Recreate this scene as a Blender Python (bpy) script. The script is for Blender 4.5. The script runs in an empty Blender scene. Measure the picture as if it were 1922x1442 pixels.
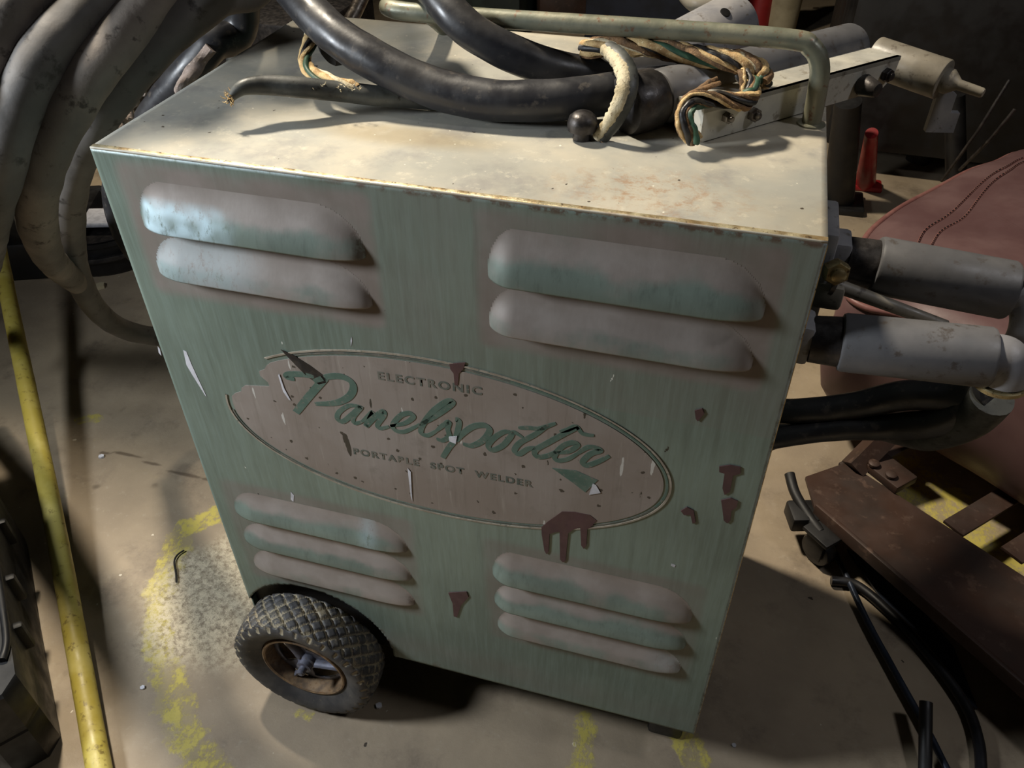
import bpy, bmesh, math, random
from mathutils import Vector, Matrix, noise
random.seed(7)
C = bpy.context.scene
col = C.collection
PI = math.pi
# ---------------------------------------------------------------- camera (solved from the cabinet's edges)
F = 1545.8
CAM = Vector((0.5294, -0.54158, 0.98081))
MX = Vector((0.96137352, 0.27515533, -0.00710668))
MY = Vector((0.17135036, -0.61849309, -0.76688027))
MZ = Vector((-0.21540662, 0.73604065, -0.64175084))
W, H, D = 0.6, 0.6878, 0.39
FZ = -0.098                       # floor height (cabinet bottom is z = 0)
def ray(u, v): return MX * ((u - 961) / F) + MY * ((v - 721) / F) + MZ
def AT(u, v, ax, val):
    d = ray(u, v); return CAM + d * ((val - CAM[ax]) / d[ax])
def PD(u, v, d): return CAM + ray(u, v) * d
cam = bpy.data.objects.new('camera', bpy.data.cameras.new('camera')); col.objects.link(cam)
rm = Matrix((MX, -MY, -MZ)).transposed()
cam.matrix_world = Matrix.Translation(CAM) @ rm.to_4x4()
cam.data.sensor_width = 36; cam.data.lens = F / 1922 * 36; cam.data.clip_start = .01
C.camera = cam

# ---------------------------------------------------------------- materials
def s2l(c): return tuple((x / 255 / 12.92 if x / 255 <= .04045 else ((x / 255 + .055) / 1.055) ** 2.4) for x in c)
class NT:
    def __init__(s, name):
        s.m = bpy.data.materials.new(name); s.m.use_nodes = True
        s.t = s.m.node_tree; s.n = s.t.nodes; s.b = s.n['Principled BSDF']
    def add(s, typ, **kw):
        n = s.n.new(typ)
        for k, v in kw.items(): setattr(n, k, v)
        return n
    def link(s, a, b): s.t.links.new(a, b)
    def coord(s, scale=(1, 1, 1)):
        tc = s.add('ShaderNodeTexCoord'); mp = s.add('ShaderNodeMapping'); mp.inputs['Scale'].default_value = scale
        s.link(tc.outputs['Object'], mp.inputs['Vector']); return mp.outputs[0]
    def noise(s, scale, detail=4, vec=None, rough=.55, dist=0):
        n = s.add('ShaderNodeTexNoise'); n.inputs['Scale'].default_value = scale; n.inputs['Detail'].default_value = detail
        n.inputs['Roughness'].default_value = rough; n.inputs['Distortion'].default_value = dist
        if vec: s.link(vec, n.inputs['Vector'])
        return n.outputs['Fac']
    def ramp(s, src, a, b, ca=0.0, cb=1.0):
        n = s.add('ShaderNodeMapRange'); n.interpolation_type = 'SMOOTHSTEP'
        n.inputs['From Min'].default_value = a; n.inputs['From Max'].default_value = b
        n.inputs['To Min'].default_value = ca; n.inputs['To Max'].default_value = cb
        s.link(src, n.inputs['Value']); return n.outputs[0]
    def mix(s, fac, a, b):
        n = s.add('ShaderNodeMix', data_type='RGBA')
        for v, k in ((fac, 0), (a, 6), (b, 7)):
            if isinstance(v, (tuple, list)): n.inputs[k].default_value = (*v, 1) if len(v) == 3 else v
            elif isinstance(v, (int, float)): n.inputs[k].default_value = v
            else: s.link(v, n.inputs[k])
        return n.outputs[2]
    def math(s, op, a, b=0.0):
        n = s.add('ShaderNodeMath', operation=op)
        for v, k in ((a, 0), (b, 1)):
            if isinstance(v, (int, float)): n.inputs[k].default_value = v
            else: s.link(v, n.inputs[k])
        return n.outputs[0]
    def fleck(s, scale, r, thr, stretch=(1, 1, 1)):
        v = s.add('ShaderNodeTexVoronoi'); v.inputs['Scale'].default_value = scale; 
        nz = s.add('ShaderNodeTexNoise'); nz.inputs['Scale'].default_value = scale * 2.2; nz.inputs['Detail'].default_value = 3; cv = s.coord(stretch); s.link(cv, nz.inputs['Vector'])
        vm = s.add('ShaderNodeVectorMath', operation='MULTIPLY_ADD'); vm.inputs[1].default_value = (.55 / scale,) * 3; s.link(nz.outputs['Color'], vm.inputs[0]); s.link(cv, vm.inputs[2]); s.link(vm.outputs[0], v.inputs['Vector'])
        sp = s.add('ShaderNodeSeparateColor'); s.link(v.outputs['Color'], sp.inputs[0])
        rr = s.math('MULTIPLY', s.math('POWER', sp.outputs[1], 1.8), r)
        a = s.math('LESS_THAN', v.outputs['Distance'], rr); b = s.math('GREATER_THAN', sp.outputs[0], thr)
        return s.math('MULTIPLY', a, b)
    def bump(s, src, strength, dist=.002):
        n = s.add('ShaderNodeBump'); n.inputs['Strength'].default_value = strength; n.inputs['Distance'].default_value = dist
        s.link(src, n.inputs['Height']); s.link(n.outputs[0], s.b.inputs['Normal'])
    def attr(s, name):
        n = s.add('ShaderNodeAttribute'); n.attribute_name = name; return n
def simple(name, c1, c2=None, c3=None, scale=20, rough=.5, metal=0, bump=.3, stretch=(1, 1, 1), spec=.5, lo=.4, hi=.65, bd=.0006, coat=0):
    """two- or three-tone worn material"""
    N = NT(name); v = N.coord(stretch)
    n1 = N.noise(scale, 5, v)
    base = N.mix(N.ramp(n1, lo, hi), s2l(c1), s2l(c2 or c1))
    if c3:
        n2 = N.noise(scale * 4.3, 6, v, .65); base = N.mix(N.ramp(n2, .56, .68), base, s2l(c3))
    N.link(base, N.b.inputs['Base Color'])
    N.b.inputs['Metallic'].default_value = metal
    N.b.inputs['Specular IOR Level'].default_value = spec
    N.link(N.ramp(N.noise(scale * 2.2, 4, v), .3, .7, max(0.05, rough - .1), min(1, rough + .15)), N.b.inputs['Roughness'])
    if coat: N.b.inputs['Coat Weight'].default_value = coat; N.b.inputs['Coat Roughness'].default_value = .25
    if bump: N.bump(N.noise(scale * 7, 5, v, .6), bump, bd)
    return N.m
M = {}
M['rubber'] = simple('black_rubber', (40, 40, 43), (54, 53, 53), (74, 70, 66), 18, .38, bump=.25)
M['cord'] = simple('dirty_cord_rubber', (52, 54, 52), (80, 82, 78), (40, 38, 34), 30, .5)
M['hose'] = simple('dirty_grey_hose', (80, 77, 74), (104, 100, 96), (56, 52, 48), 9, .6, bump=.5, bd=.001)
M['hose_tan'] = simple('scuffed_brown_hose', (92, 86, 80), (122, 113, 104), (62, 55, 49), 12, .65, bump=.6, bd=.0012)
M['grey_plastic'] = simple('grey_sleeve', (88, 88, 90), (102, 101, 102), (76, 70, 66), 18, .42, bump=.15)
M['grey_pale'] = simple('grey_pale_metal', (128, 128, 132), (152, 150, 150), (100, 94, 88), 20, .45, bump=.2)
M['tan_metal'] = simple('tan_grey_metal', (116, 110, 98), (138, 131, 117), (90, 82, 72), 22, .45, bump=.2)
M['alu'] = simple('aluminium_bar', (186, 184, 174), (206, 202, 188), (150, 142, 128), 25, .42, metal=.3, bump=.2)
M['steel'] = simple('steel_bolt', (140, 134, 126), (96, 88, 80), (70, 60, 50), 60, .35, metal=.8, bump=.2)
M['dark_steel'] = simple('dark_steel', (52, 50, 50), (74, 70, 68), None, 60, .4, metal=.6)
M['brass'] = simple('brass_nut', (168, 152, 112), (134, 116, 82), (90, 74, 54), 60, .35, metal=.7, bump=.2)
M['handle'] = simple('handle_paint', (112, 114, 98), (136, 134, 114), (116, 84, 62), 28, .42, metal=.25, bump=.3)
M['tan'] = simple('tan_fabric_strand', (206, 176, 124), (168, 134, 88), (232, 214, 172), 120, .8, bump=.8, bd=.001)
M['tan_dark'] = simple('brown_fabric_strand', (128, 98, 66), (88, 66, 44), (176, 142, 96), 120, .8, bump=.8, bd=.001)
M['green_wire'] = simple('green_wire', (44, 74, 56), (58, 94, 72), None, 60, .5)
M['black_wire'] = simple('black_wire', (28, 27, 28), (46, 44, 42), None, 60, .45)
M['cream_sheath'] = simple('cream_sheath_inside', (200, 188, 158), (172, 158, 126), (120, 104, 78), 70, .75, bump=.8, bd=.001)
M['yellow_pole'] = simple('yellow_pole_paint', (166, 150, 66), (186, 172, 96), (120, 104, 50), 16, .5, bump=.4)
M['burgundy'] = simple('burgundy_vinyl', (92, 67, 67), (104, 79, 78), None, 8, .5, bump=.25, bd=.0008)
M['piping'] = simple('burgundy_piping', (120, 80, 76), (134, 94, 88), None, 30, .45)
M['rust_frame'] = simple('rusty_brown_steel', (66, 47, 38), (54, 42, 36), (84, 66, 56), 10, .55, metal=.2, bump=.3)
M['black'] = simple('black_paint', (12, 11, 11), (19, 18, 18), None, 10, .5, bump=.15)
M['black_gloss'] = simple('black_plastic', (17, 17, 19), (26, 26, 29), None, 14, .4, bump=.15)
M['case_black'] = simple('matt_black_case', (12, 12, 13), (18, 18, 20), None, 14, .5, bump=.1, spec=.35)
M['blue_steel'] = simple('blue_grey_steel', (58, 66, 80), (44, 48, 58), None, 12, .35, metal=.6, bump=.15)
M['red'] = simple('red_paint', (150, 36, 36), (130, 30, 32), None, 12, .4)
M['cream'] = simple('cream_paint', (176, 164, 134), (150, 138, 110), None, 12, .6)
M['navy'] = simple('navy_plastic', (34, 40, 54), (26, 30, 40), None, 12, .5)
M['greenbg'] = simple('green_grey_paint', (52, 66, 62), (38, 48, 46), None, 12, .5)
M['white'] = simple('white_chip', (214, 214, 220), (190, 190, 196), None, 60, .5)
M['yellow'] = simple('yellow_plastic', (216, 166, 40), (190, 140, 30), None, 30, .5)
M['rag'] = simple('dirty_tape', (150, 136, 128), (118, 106, 98), (186, 174, 166), 40, .8, bump=1, bd=.002)
M['wall'] = simple('dark_wall', (46, 42, 38), (60, 54, 48), (36, 32, 28), 3, .85)
M['logo_green'] = simple('faded_green_print', (78, 102, 90), (94, 114, 102), (120, 118, 108), 60, .6, bump=0, lo=.35, hi=.7)
M['logo_grey'] = simple('faded_grey_print', (84, 92, 84), (110, 108, 98), (136, 126, 116), 90, .6, bump=0, lo=.4, hi=.62)
M['drip'] = simple('red_primer_drip', (78, 54, 54), (86, 60, 60), None, 40, .55, bump=.1)
M['twig'] = simple('black_twig', (20, 18, 16), (34, 30, 26), None, 60, .7)

def mat_face():
    N = NT('sage_green_enamel'); a = N.attr('wear'); sep = N.add('ShaderNodeSeparateColor'); N.link(a.outputs['Color'], sep.inputs[0])
    v = N.coord((1, 1, .06)); v0 = N.coord()
    g = N.mix(N.ramp(N.noise(5, 4, v0), .35, .65), s2l((124, 138, 126)), s2l((108, 121, 110)))
    g = N.mix(N.ramp(N.noise(260, 3, v, .7), .35, .75, 0, .38), g, s2l((138, 156, 148)))
    g = N.mix(N.ramp(N.noise(150, 3, v, .7), .45, .8, 0, .45), g, s2l((88, 98, 88)))
    dn = N.math('MULTIPLY', sep.outputs[0], N.ramp(N.noise(9, 5, v0), .2, .7, .6, 1.25))
    dust = N.mix(N.ramp(N.noise(22, 4, v0), .35, .7), s2l((126, 114, 106)), s2l((140, 128, 122)))
    c = N.mix(N.ramp(dn, .08, .9, 0, .92), g, dust)
    ru = N.math('MULTIPLY', sep.outputs[2], N.ramp(N.noise(70, 5, v0, .7), .38, .62))
    c = N.mix(N.ramp(ru, .1, .7, 0, .8), c, s2l((92, 62, 42)))
    sc = N.math('MULTIPLY', sep.outputs[1], N.ramp(N.noise(120, 6, N.coord((1, 1, .5)), .8), .36, .54))
    c = N.mix(sc, c, s2l((196, 214, 220)))
    # chips: pale and dark flecks elongated downwards
    fl = N.fleck(95, .22, .9, (1, 1, .35))
    c = N.mix(fl, c, s2l((214, 216, 206)))
    fd = N.fleck(85, .24, .84, (1, 1, .45))
    c = N.mix(fd, c, s2l((50, 46, 38)))
    N.link(c, N.b.inputs['Base Color'])
    N.link(N.ramp(dn, 0, 1, .42, .72), N.b.inputs['Roughness'])
    N.b.inputs['Metallic'].default_value = .12
    N.bump(N.noise(200, 4, v, .6), .12, .0006)
    return N.m
def mat_louver():
    N = NT('sage_green_enamel_dusty'); v0 = N.coord(); v = N.coord((1, 1, .06))
    geo = N.add('ShaderNodeAttribute'); geo.attribute_name = 'wear'
    sep = N.add('ShaderNodeSeparateColor'); N.link(geo.outputs['Color'], sep.inputs[0])
    g = N.mix(N.ramp(N.noise(14, 4, v0), .35, .65), s2l((124, 138, 128)), s2l((108, 120, 111)))
    g = N.mix(N.ramp(N.noise(170, 3, v, .7), .45, .8, 0, .5), g, s2l((84, 92, 84)))
    dust = N.mix(N.ramp(N.noise(26, 4, v0), .35, .7), s2l((142, 131, 124)), s2l((158, 148, 142)))
    dn = N.math('ADD', sep.outputs[0], N.ramp(N.noise(18, 5, v0), .2, .8, -.3, .3))
    c = N.mix(N.ramp(dn, .25, .75, 0, .9), g, dust)
    sc = N.math('MULTIPLY', sep.outputs[1], N.ramp(N.noise(150, 6, N.coord((1, 1, .4)), .8), .3, .5))
    c = N.mix(sc, c, s2l((190, 214, 222)))
    ru = N.math('MULTIPLY', sep.outputs[2], N.ramp(N.noise(90, 5, v0, .7), .42, .6))
    c = N.mix(N.ramp(ru, .1, .7, 0, .85), c, s2l((80, 58, 44)))
    N.link(c, N.b.inputs['Base Color']); N.b.inputs['Roughness'].default_value = .5; N.b.inputs['Metallic'].default_value = .12
    N.bump(N.noise(200, 4, v, .6), .15, .0006)
    return N.m
def mat_top():
    N = NT('dusty_top_enamel'); a = N.attr('wear'); sep = N.add('ShaderNodeSeparateColor'); N.link(a.outputs['Color'], sep.inputs[0])
    v0 = N.coord()
    c = N.mix(N.ramp(N.noise(6, 5, v0, .6, .4), .38, .62), s2l((158, 157, 148)), s2l((182, 175, 158)))
    c = N.mix(N.ramp(N.noise(17, 6, v0, .7), .47, .7, 0, .75), c, s2l((138, 136, 132)))
    c = N.mix(N.ramp(N.noise(60, 6, v0, .75), .56, .66, 0, .5), c, s2l((196, 190, 172)))
    ru = N.math('MULTIPLY', sep.outputs[2], N.ramp(N.noise(75, 7, v0, .8), .46, .66, 0, .75))
    c = N.mix(ru, c, s2l((150, 112, 76)))
    st = N.math('MULTIPLY', sep.outputs[0], N.ramp(N.noise(24, 4, v0), .3, .6, .4, 1))
    c = N.mix(N.math('MULTIPLY', st, .55), c, s2l((140, 122, 84)))
    fd = N.fleck(130, .22, .9)
    c = N.mix(N.fleck(150, .2, .93), c, s2l((222, 216, 200)))
    c = N.mix(fd, c, s2l((70, 62, 52)))
    N.link(c, N.b.inputs['Base Color'])
    N.link(N.ramp(N.noise(12, 5, v0), .3, .7, .42, .65), N.b.inputs['Roughness']); N.b.inputs['Metallic'].default_value = .1
    N.bump(N.noise(90, 6, v0, .6), .15, .001)
    return N.m
def mat_plate():
    N = NT('faded_cream_decal'); v0 = N.coord(); v = N.coord((1, 1, .07))
    c = N.mix(N.ramp(N.noise(8, 5, v0), .35, .65), s2l((150, 140, 132)), s2l((136, 124, 114)))
    c = N.mix(N.ramp(N.noise(150, 3, v, .7), .5, .8, 0, .5), c, s2l((112, 102, 92)))
    c = N.mix(N.ramp(N.noise(240, 3, v, .7), .55, .8, 0, .5), c, s2l((170, 162, 150)))
    c = N.mix(N.fleck(130, .3, .72), c, s2l((70, 62, 52)))
    c = N.mix(N.fleck(90, .28, .7, (1, 1, .25)), c, s2l((62, 56, 46)))
    c = N.mix(N.fleck(140, .25, .8, (1, 1, .15)), c, s2l((196, 192, 184)))
    c = N.mix(N.ramp(N.noise(30, 4, v0, .7), .55, .75, 0, .4), c, s2l((100, 94, 84)))
    N.link(c, N.b.inputs['Base Color']); N.b.inputs['Roughness'].default_value = .6
    N.bump(N.noise(150, 4, v, .6), .1, .0004)
    return N.m
def mat_floor():
    N = NT('worn_garage_concrete'); a = N.attr('wear'); sep = N.add('ShaderNodeSeparateColor'); N.link(a.outputs['Color'], sep.inputs[0])
    v0 = N.coord()
    c = N.mix(N.ramp(N.noise(2.6, 6, v0, .6), .35, .65), s2l((166, 150, 126)), s2l((138, 124, 105)))
    c = N.mix(N.ramp(N.noise(9, 6, v0, .7), .5, .75, 0, .7), c, s2l((98, 86, 74)))
    c = N.mix(N.ramp(N.noise(70, 6, v0, .75), .55, .72, 0, .4), c, s2l((166, 156, 138)))
    c = N.mix(N.fleck(50, .14, .86), c, s2l((200, 190, 172)))
    c = N.mix(N.fleck(30, .14, .84), c, s2l((60, 50, 38)))
    c = N.mix(N.ramp(N.noise(14, 2, v0, .4), .27, .22, 0, .8), c, s2l((70, 58, 44)))
    rgh = N.math('MULTIPLY', sep.outputs[1], N.ramp(N.noise(110, 7, v0, .8), .36, .6))
    ypat = N.ramp(N.noise(38, 8, N.coord((1, .7, 1)), .8), .44, .54)
    ym = N.math('MULTIPLY', N.ramp(N.math('ADD', sep.outputs[0], N.ramp(N.noise(30, 6, v0, .7), .3, .7, -.5, .5)), .4, .85), N.math('ADD', N.math('MULTIPLY', ypat, .8), .2))
    c = N.mix(N.math('MULTIPLY', ym, .95), c, s2l((182, 168, 82)))
    c = N.mix(rgh, c, s2l((212, 200, 174)))
    ck = N.ramp(sep.outputs[2], .3, .8)
    c = N.mix(N.math('MULTIPLY', ck, .7), c, s2l((74, 60, 46)))
    N.link(c, N.b.inputs['Base Color'])
    N.link(N.ramp(N.noise(11, 5, v0), .3, .7, .45, .75), N.b.inputs['Roughness'])
    bsrc = N.math('ADD', N.math('MULTIPLY', N.noise(85, 7, v0, .8), N.math('ADD', N.math('MULTIPLY', sep.outputs[1], 2.2), .25)), N.math('MULTIPLY', ym, .12))
    N.bump(bsrc, .6, .004)
    return N.m
def mat_tyre():
    N = NT('dusty_tyre_rubber'); a = N.attr('wear'); sep = N.add('ShaderNodeSeparateColor'); N.link(a.outputs['Color'], sep.inputs[0])
    v0 = N.coord()
    c = N.mix(N.ramp(N.noise(40, 5, v0), .35, .65), s2l((50, 50, 52)), s2l((74, 72, 70)))
    dn = N.math('ADD', sep.outputs[0], N.ramp(N.noise(90, 6, v0, .8), .3, .7, -.35, .35))
    c = N.mix(N.ramp(dn, .35, .8, 0, .9), c, s2l((150, 138, 112)))
    N.link(c, N.b.inputs['Base Color']); N.b.inputs['Roughness'].default_value = .6
    N.bump(N.noise(160, 6, v0, .7), .4, .001)
    return N.m
M['face'] = mat_face(); M['louver'] = mat_louver(); M['top'] = mat_top(); M['plate'] = mat_plate(); M['floor'] = mat_floor(); M['tyre'] = mat_tyre()
M['plate_edge'] = simple('cream_decal_border', (164, 154, 138), (140, 128, 112), (108, 112, 100), 70, .6, bump=0)
M['worn_edge'] = simple('worn_bare_edge', (196, 184, 150), (150, 128, 92), (92, 74, 54), 70, .35, metal=.5, bump=.3)
M['side'] = simple('side_enamel', (108, 128, 118), (92, 108, 98), (110, 96, 86), 10, .5)

# ---------------------------------------------------------------- mesh helpers
def link(name, verts, faces, mat, parent=None, smooth=True, attr=None, mats=None, fmat=None):
    me = bpy.data.meshes.new(name); me.from_pydata([tuple(v) for v in verts], [], faces)
    for m in (mats or [mat]): me.materials.append(m)
    if fmat:
        for p, i in zip(me.polygons, fmat): p.material_index = i
    if smooth: me.polygons.foreach_set('use_smooth', [True] * len(me.polygons))
    if attr:
        ca = me.color_attributes.new('wear', 'FLOAT_COLOR', 'POINT')
        ca.data.foreach_set('color', [x for a in attr for x in (*a, 1)])
    me.update()
    o = bpy.data.objects.new(name, me); col.objects.link(o)
    if parent: o.parent = parent
    return o
class MB:
    """collects verts/faces of one mesh"""
    def __init__(s): s.v = []; s.f = []
    def add(s, vs, fs):
        k = len(s.v); s.v += [Vector(v) for v in vs]; s.f += [tuple(i + k for i in f) for f in fs]; return s
    def box(s, c, sz, R=None, bevel=0):
        bm = bmesh.new(); bmesh.ops.create_cube(bm, size=1)
        for v in bm.verts: v.co = Vector((v.co.x * sz[0], v.co.y * sz[1], v.co.z * sz[2]))
        if bevel: bmesh.ops.bevel(bm, geom=bm.edges[:], offset=bevel, segments=2, affect='EDGES', profile=.5)
        for v in bm.verts: v.co = (R @ v.co if R else v.co) + Vector(c)
        bm.verts.index_update(); s.add([v.co.copy() for v in bm.verts], [[v.index for v in f.verts] for f in bm.faces]); bm.free(); return s
    def tube(s, path, r, n=16, cap=True, squash=1, jit=0):
        P = [Vector(p) for p in path]; m = len(P)
        rr = r if isinstance(r, (list, tuple)) else [r] * m
        T = [(P[min(i + 1, m - 1)] - P[max(i - 1, 0)]).normalized() for i in range(m)]
        up = Vector((0, 0, 1)) if abs(T[0].z) < .9 else Vector((1, 0, 0))
        N = (up - T[0] * up.dot(T[0])).normalized(); vs = []; fs = []
        for i in range(m):
            N = (N - T[i] * N.dot(T[i])).normalized(); B = T[i].cross(N)
            for k in range(n):
                a = 2 * PI * k / n
                q = rr[i] * (1 + (jit * noise.noise(P[i] * 40 + Vector((math.cos(a), math.sin(a), 0))) if jit else 0))
                vs.append(P[i] + N * math.cos(a) * q * squash + B * math.sin(a) * q)
        for i in range(m - 1):
            for k in range(n): fs.append((i * n + k, i * n + (k + 1) % n, (i + 1) * n + (k + 1) % n, (i + 1) * n + k))
        if cap:
            fs.append(tuple(range(n))[::-1]); fs.append(tuple(range((m - 1) * n, m * n)))
        return s.add(vs, fs)
    def lathe(s, prof, O, ax, n=32, closed=False):
        """prof: (distance along axis, radius)"""
        ax = Vector(ax).normalized(); up = Vector((0, 0, 1)) if abs(ax.z) < .9 else Vector((1, 0, 0))
        A = (up - ax * up.dot(ax)).normalized(); B = ax.cross(A); vs = []; fs = []; O = Vector(O)
        for d, r in prof:
            for k in range(n):
                a = 2 * PI * k / n; vs.append(O + ax * d + (A * math.cos(a) + B * math.sin(a)) * r)
        m = len(prof)
        for i in range(m - 1 + (1 if closed else 0)):
            j = (i + 1) % m
            for k in range(n): fs.append((i * n + k, i * n + (k + 1) % n, j * n + (k + 1) % n, j * n + k))
        if not closed: fs.append(tuple(range(n))[::-1]); fs.append(tuple(range((m - 1) * n, m * n)))
        return s.add(vs, fs)
    def prism(s, poly, O, U, V, N, t):
        """polygon (u, v) on plane O,U,V, extruded by N*t"""
        O, U, V, N = map(Vector, (O, U, V, N)); n = len(poly)
        vs = [O + U * p[0] + V * p[1] for p in poly]; vs += [v + N * t for v in vs]
        fs = [tuple(range(n)), tuple(range(n, 2 * n))[::-1]] + [(i, (i + 1) % n, (i + 1) % n + n, i + n) for i in range(n)]
        return s.add(vs, fs)
    def build(s, name, mat, parent=None, smooth=True, angle=None):
        o = link(name, s.v, s.f, mat, parent, smooth)
        bm = bmesh.new(); bm.from_mesh(o.data); bmesh.ops.recalc_face_normals(bm, faces=bm.faces)
        if smooth:
            for e in bm.edges:
                if len(e.link_faces) == 2 and e.calc_face_angle(0) > math.radians(angle or 40): e.smooth = False
        bm.to_mesh(o.data); bm.free(); return o
def spline(pts, k=10, closed=False):
    P = [Vector(p) for p in pts]; out = []; n = len(P)
    for i in range(n if closed else n - 1):
        if closed: a, b, c, d = P[i - 1], P[i], P[(i + 1) % n], P[(i + 2) % n]
        else: a, b, c, d = P[max(i - 1, 0)], P[i], P[i + 1], P[min(i + 2, n - 1)]
        for j in range(k):
            t = j / k
            out.append(.5 * ((2 * b) + (c - a) * t + (2 * a - 5 * b + 4 * c - d) * t * t + (3 * b - a - 3 * c + d) * t ** 3))
    if not closed: out.append(P[-1])
    return out
def spl1(vals, k=10):
    return [v.x for v in spline([(x, 0, 0) for x in vals], k)]
def tag(o, label, cat, group=None, kind=None):
    if label: o['label'] = label
    if cat: o['category'] = cat
    if group: o['group'] = group
    if kind: o['kind'] = kind
    return o
def thing(name, label, cat, group=None, loc=(0, 0, 0)):
    o = bpy.data.objects.new(name, None); o.empty_display_size = .05; o.location = loc; col.objects.link(o)
    return tag(o, label, cat, group)
def seg_d(p, a, b):
    ax, ay = a; bx, by = b; px, py = p; dx, dy = bx - ax, by - ay
    t = max(0, min(1, ((px - ax) * dx + (py - ay) * dy) / (dx * dx + dy * dy + 1e-12)))
    return math.hypot(px - ax - t * dx, py - ay - t * dy)
def sm(x, a, b):
    t = max(0, min(1, (x - a) / (b - a))); return t * t * (3 - 2 * t)

# ================================================================= SETTING
def build_floor():
    fl = lambda u, v: tuple(AT(u, v, 2, FZ)[:2])
    yel = [[fl(420, 960), fl(340, 1000), fl(300, 1100), fl(295, 1200), fl(315, 1280), fl(350, 1380), fl(400, 1480)],
           [fl(1100, 1350), fl(1090, 1460)], [fl(1260, 1300), fl(1330, 1500)], [fl(1700, 890), fl(1990, 1130)], [fl(150, 788), fl(185, 785)],  # stroke under the dolly paints lit floor between its bars as yellow
           [fl(560, 1338), fl(580, 1340)]]
    yw = [.020, .013, .016, .05, .01, .008]
    rc = fl(405, 1120); crack = [fl(190, 850), fl(240, 852), fl(310, 880), fl(345, 890), fl(400, 905), fl(520, 960)]
    xs = [-4 + .4 * i for i in range(8)] + [-.9 + .008 * i for i in range(275)] + [1.3 + .4 * i for i in range(9)]
    ys = [-3 + .4 * i for i in range(6)] + [-.7 + .008 * i for i in range(190)] + [.85 + .4 * i for i in range(13)]
    vs = []; at = []
    for y in ys:
        for x in xs:
            vs.append((x, y, FZ)); p = (x, y); Y = 0
            if -1 < x < 1.4 and -.8 < y < 1:
                for ln, w in zip(yel, yw):
                    d = min(seg_d(p, ln[i], ln[i + 1]) for i in range(len(ln) - 1))
                    Y = max(Y, 1 - sm(d, w * .5, w * 1.9))
                dr = math.hypot((x - rc[0]) / .12, (y - rc[1]) / .14)
                Rr = 1 - sm(dr + .3 * noise.noise(Vector((x * 14, y * 14, 0))), .55, 1.1)
                dc = min(seg_d(p, crack[i], crack[i + 1]) for i in range(len(crack) - 1))
                K = 1 - sm(dc + .003 * noise.noise(Vector((x * 60, y * 60, 0))), 0, .006)
            else: Rr = K = 0
            at.append((Y, Rr, K))
    n = len(xs); fs = [(j * n + i, j * n + i + 1, (j + 1) * n + i + 1, (j + 1) * n + i) for j in range(len(ys) - 1) for i in range(n - 1)]
    o = link('floor', vs, fs, M['floor'], attr=at); o['kind'] = 'structure'
build_floor()
def wall(name, a, b, c, d):
    n = (Vector(b) - Vector(a)).cross(Vector(d) - Vector(a)).normalized() * -.1
    vs = [Vector(p) for p in (a, b, c, d)]; vs += [v + n for v in vs]
    o = link(name, vs, [(0, 1, 2, 3), (7, 6, 5, 4), (0, 4, 5, 1), (1, 5, 6, 2), (2, 6, 7, 3), (3, 7, 4, 0)], M['wall'], smooth=False); o['kind'] = 'structure'; return o
X0, X1, Y0, Y1, ZT = -3.9, 4.4, -2.9, 5.6, 2.9
wall('wall_back', (X0, Y1, FZ), (X1, Y1, FZ), (X1, Y1, ZT), (X0, Y1, ZT))
wall('wall_left', (X0, Y0, FZ), (X0, Y1, FZ), (X0, Y1, ZT), (X0, Y0, ZT))
wall('wall_right', (X1, Y1, FZ), (X1, Y0, FZ), (X1, Y0, ZT), (X1, Y1, ZT))
wall('wall_front', (X1, Y0, FZ), (X0, Y0, FZ), (X0, Y0, ZT), (X1, Y0, ZT))
wall('ceiling', (X0, Y0, ZT), (X0, Y1, ZT), (X1, Y1, ZT), (X1, Y0, ZT))

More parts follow.
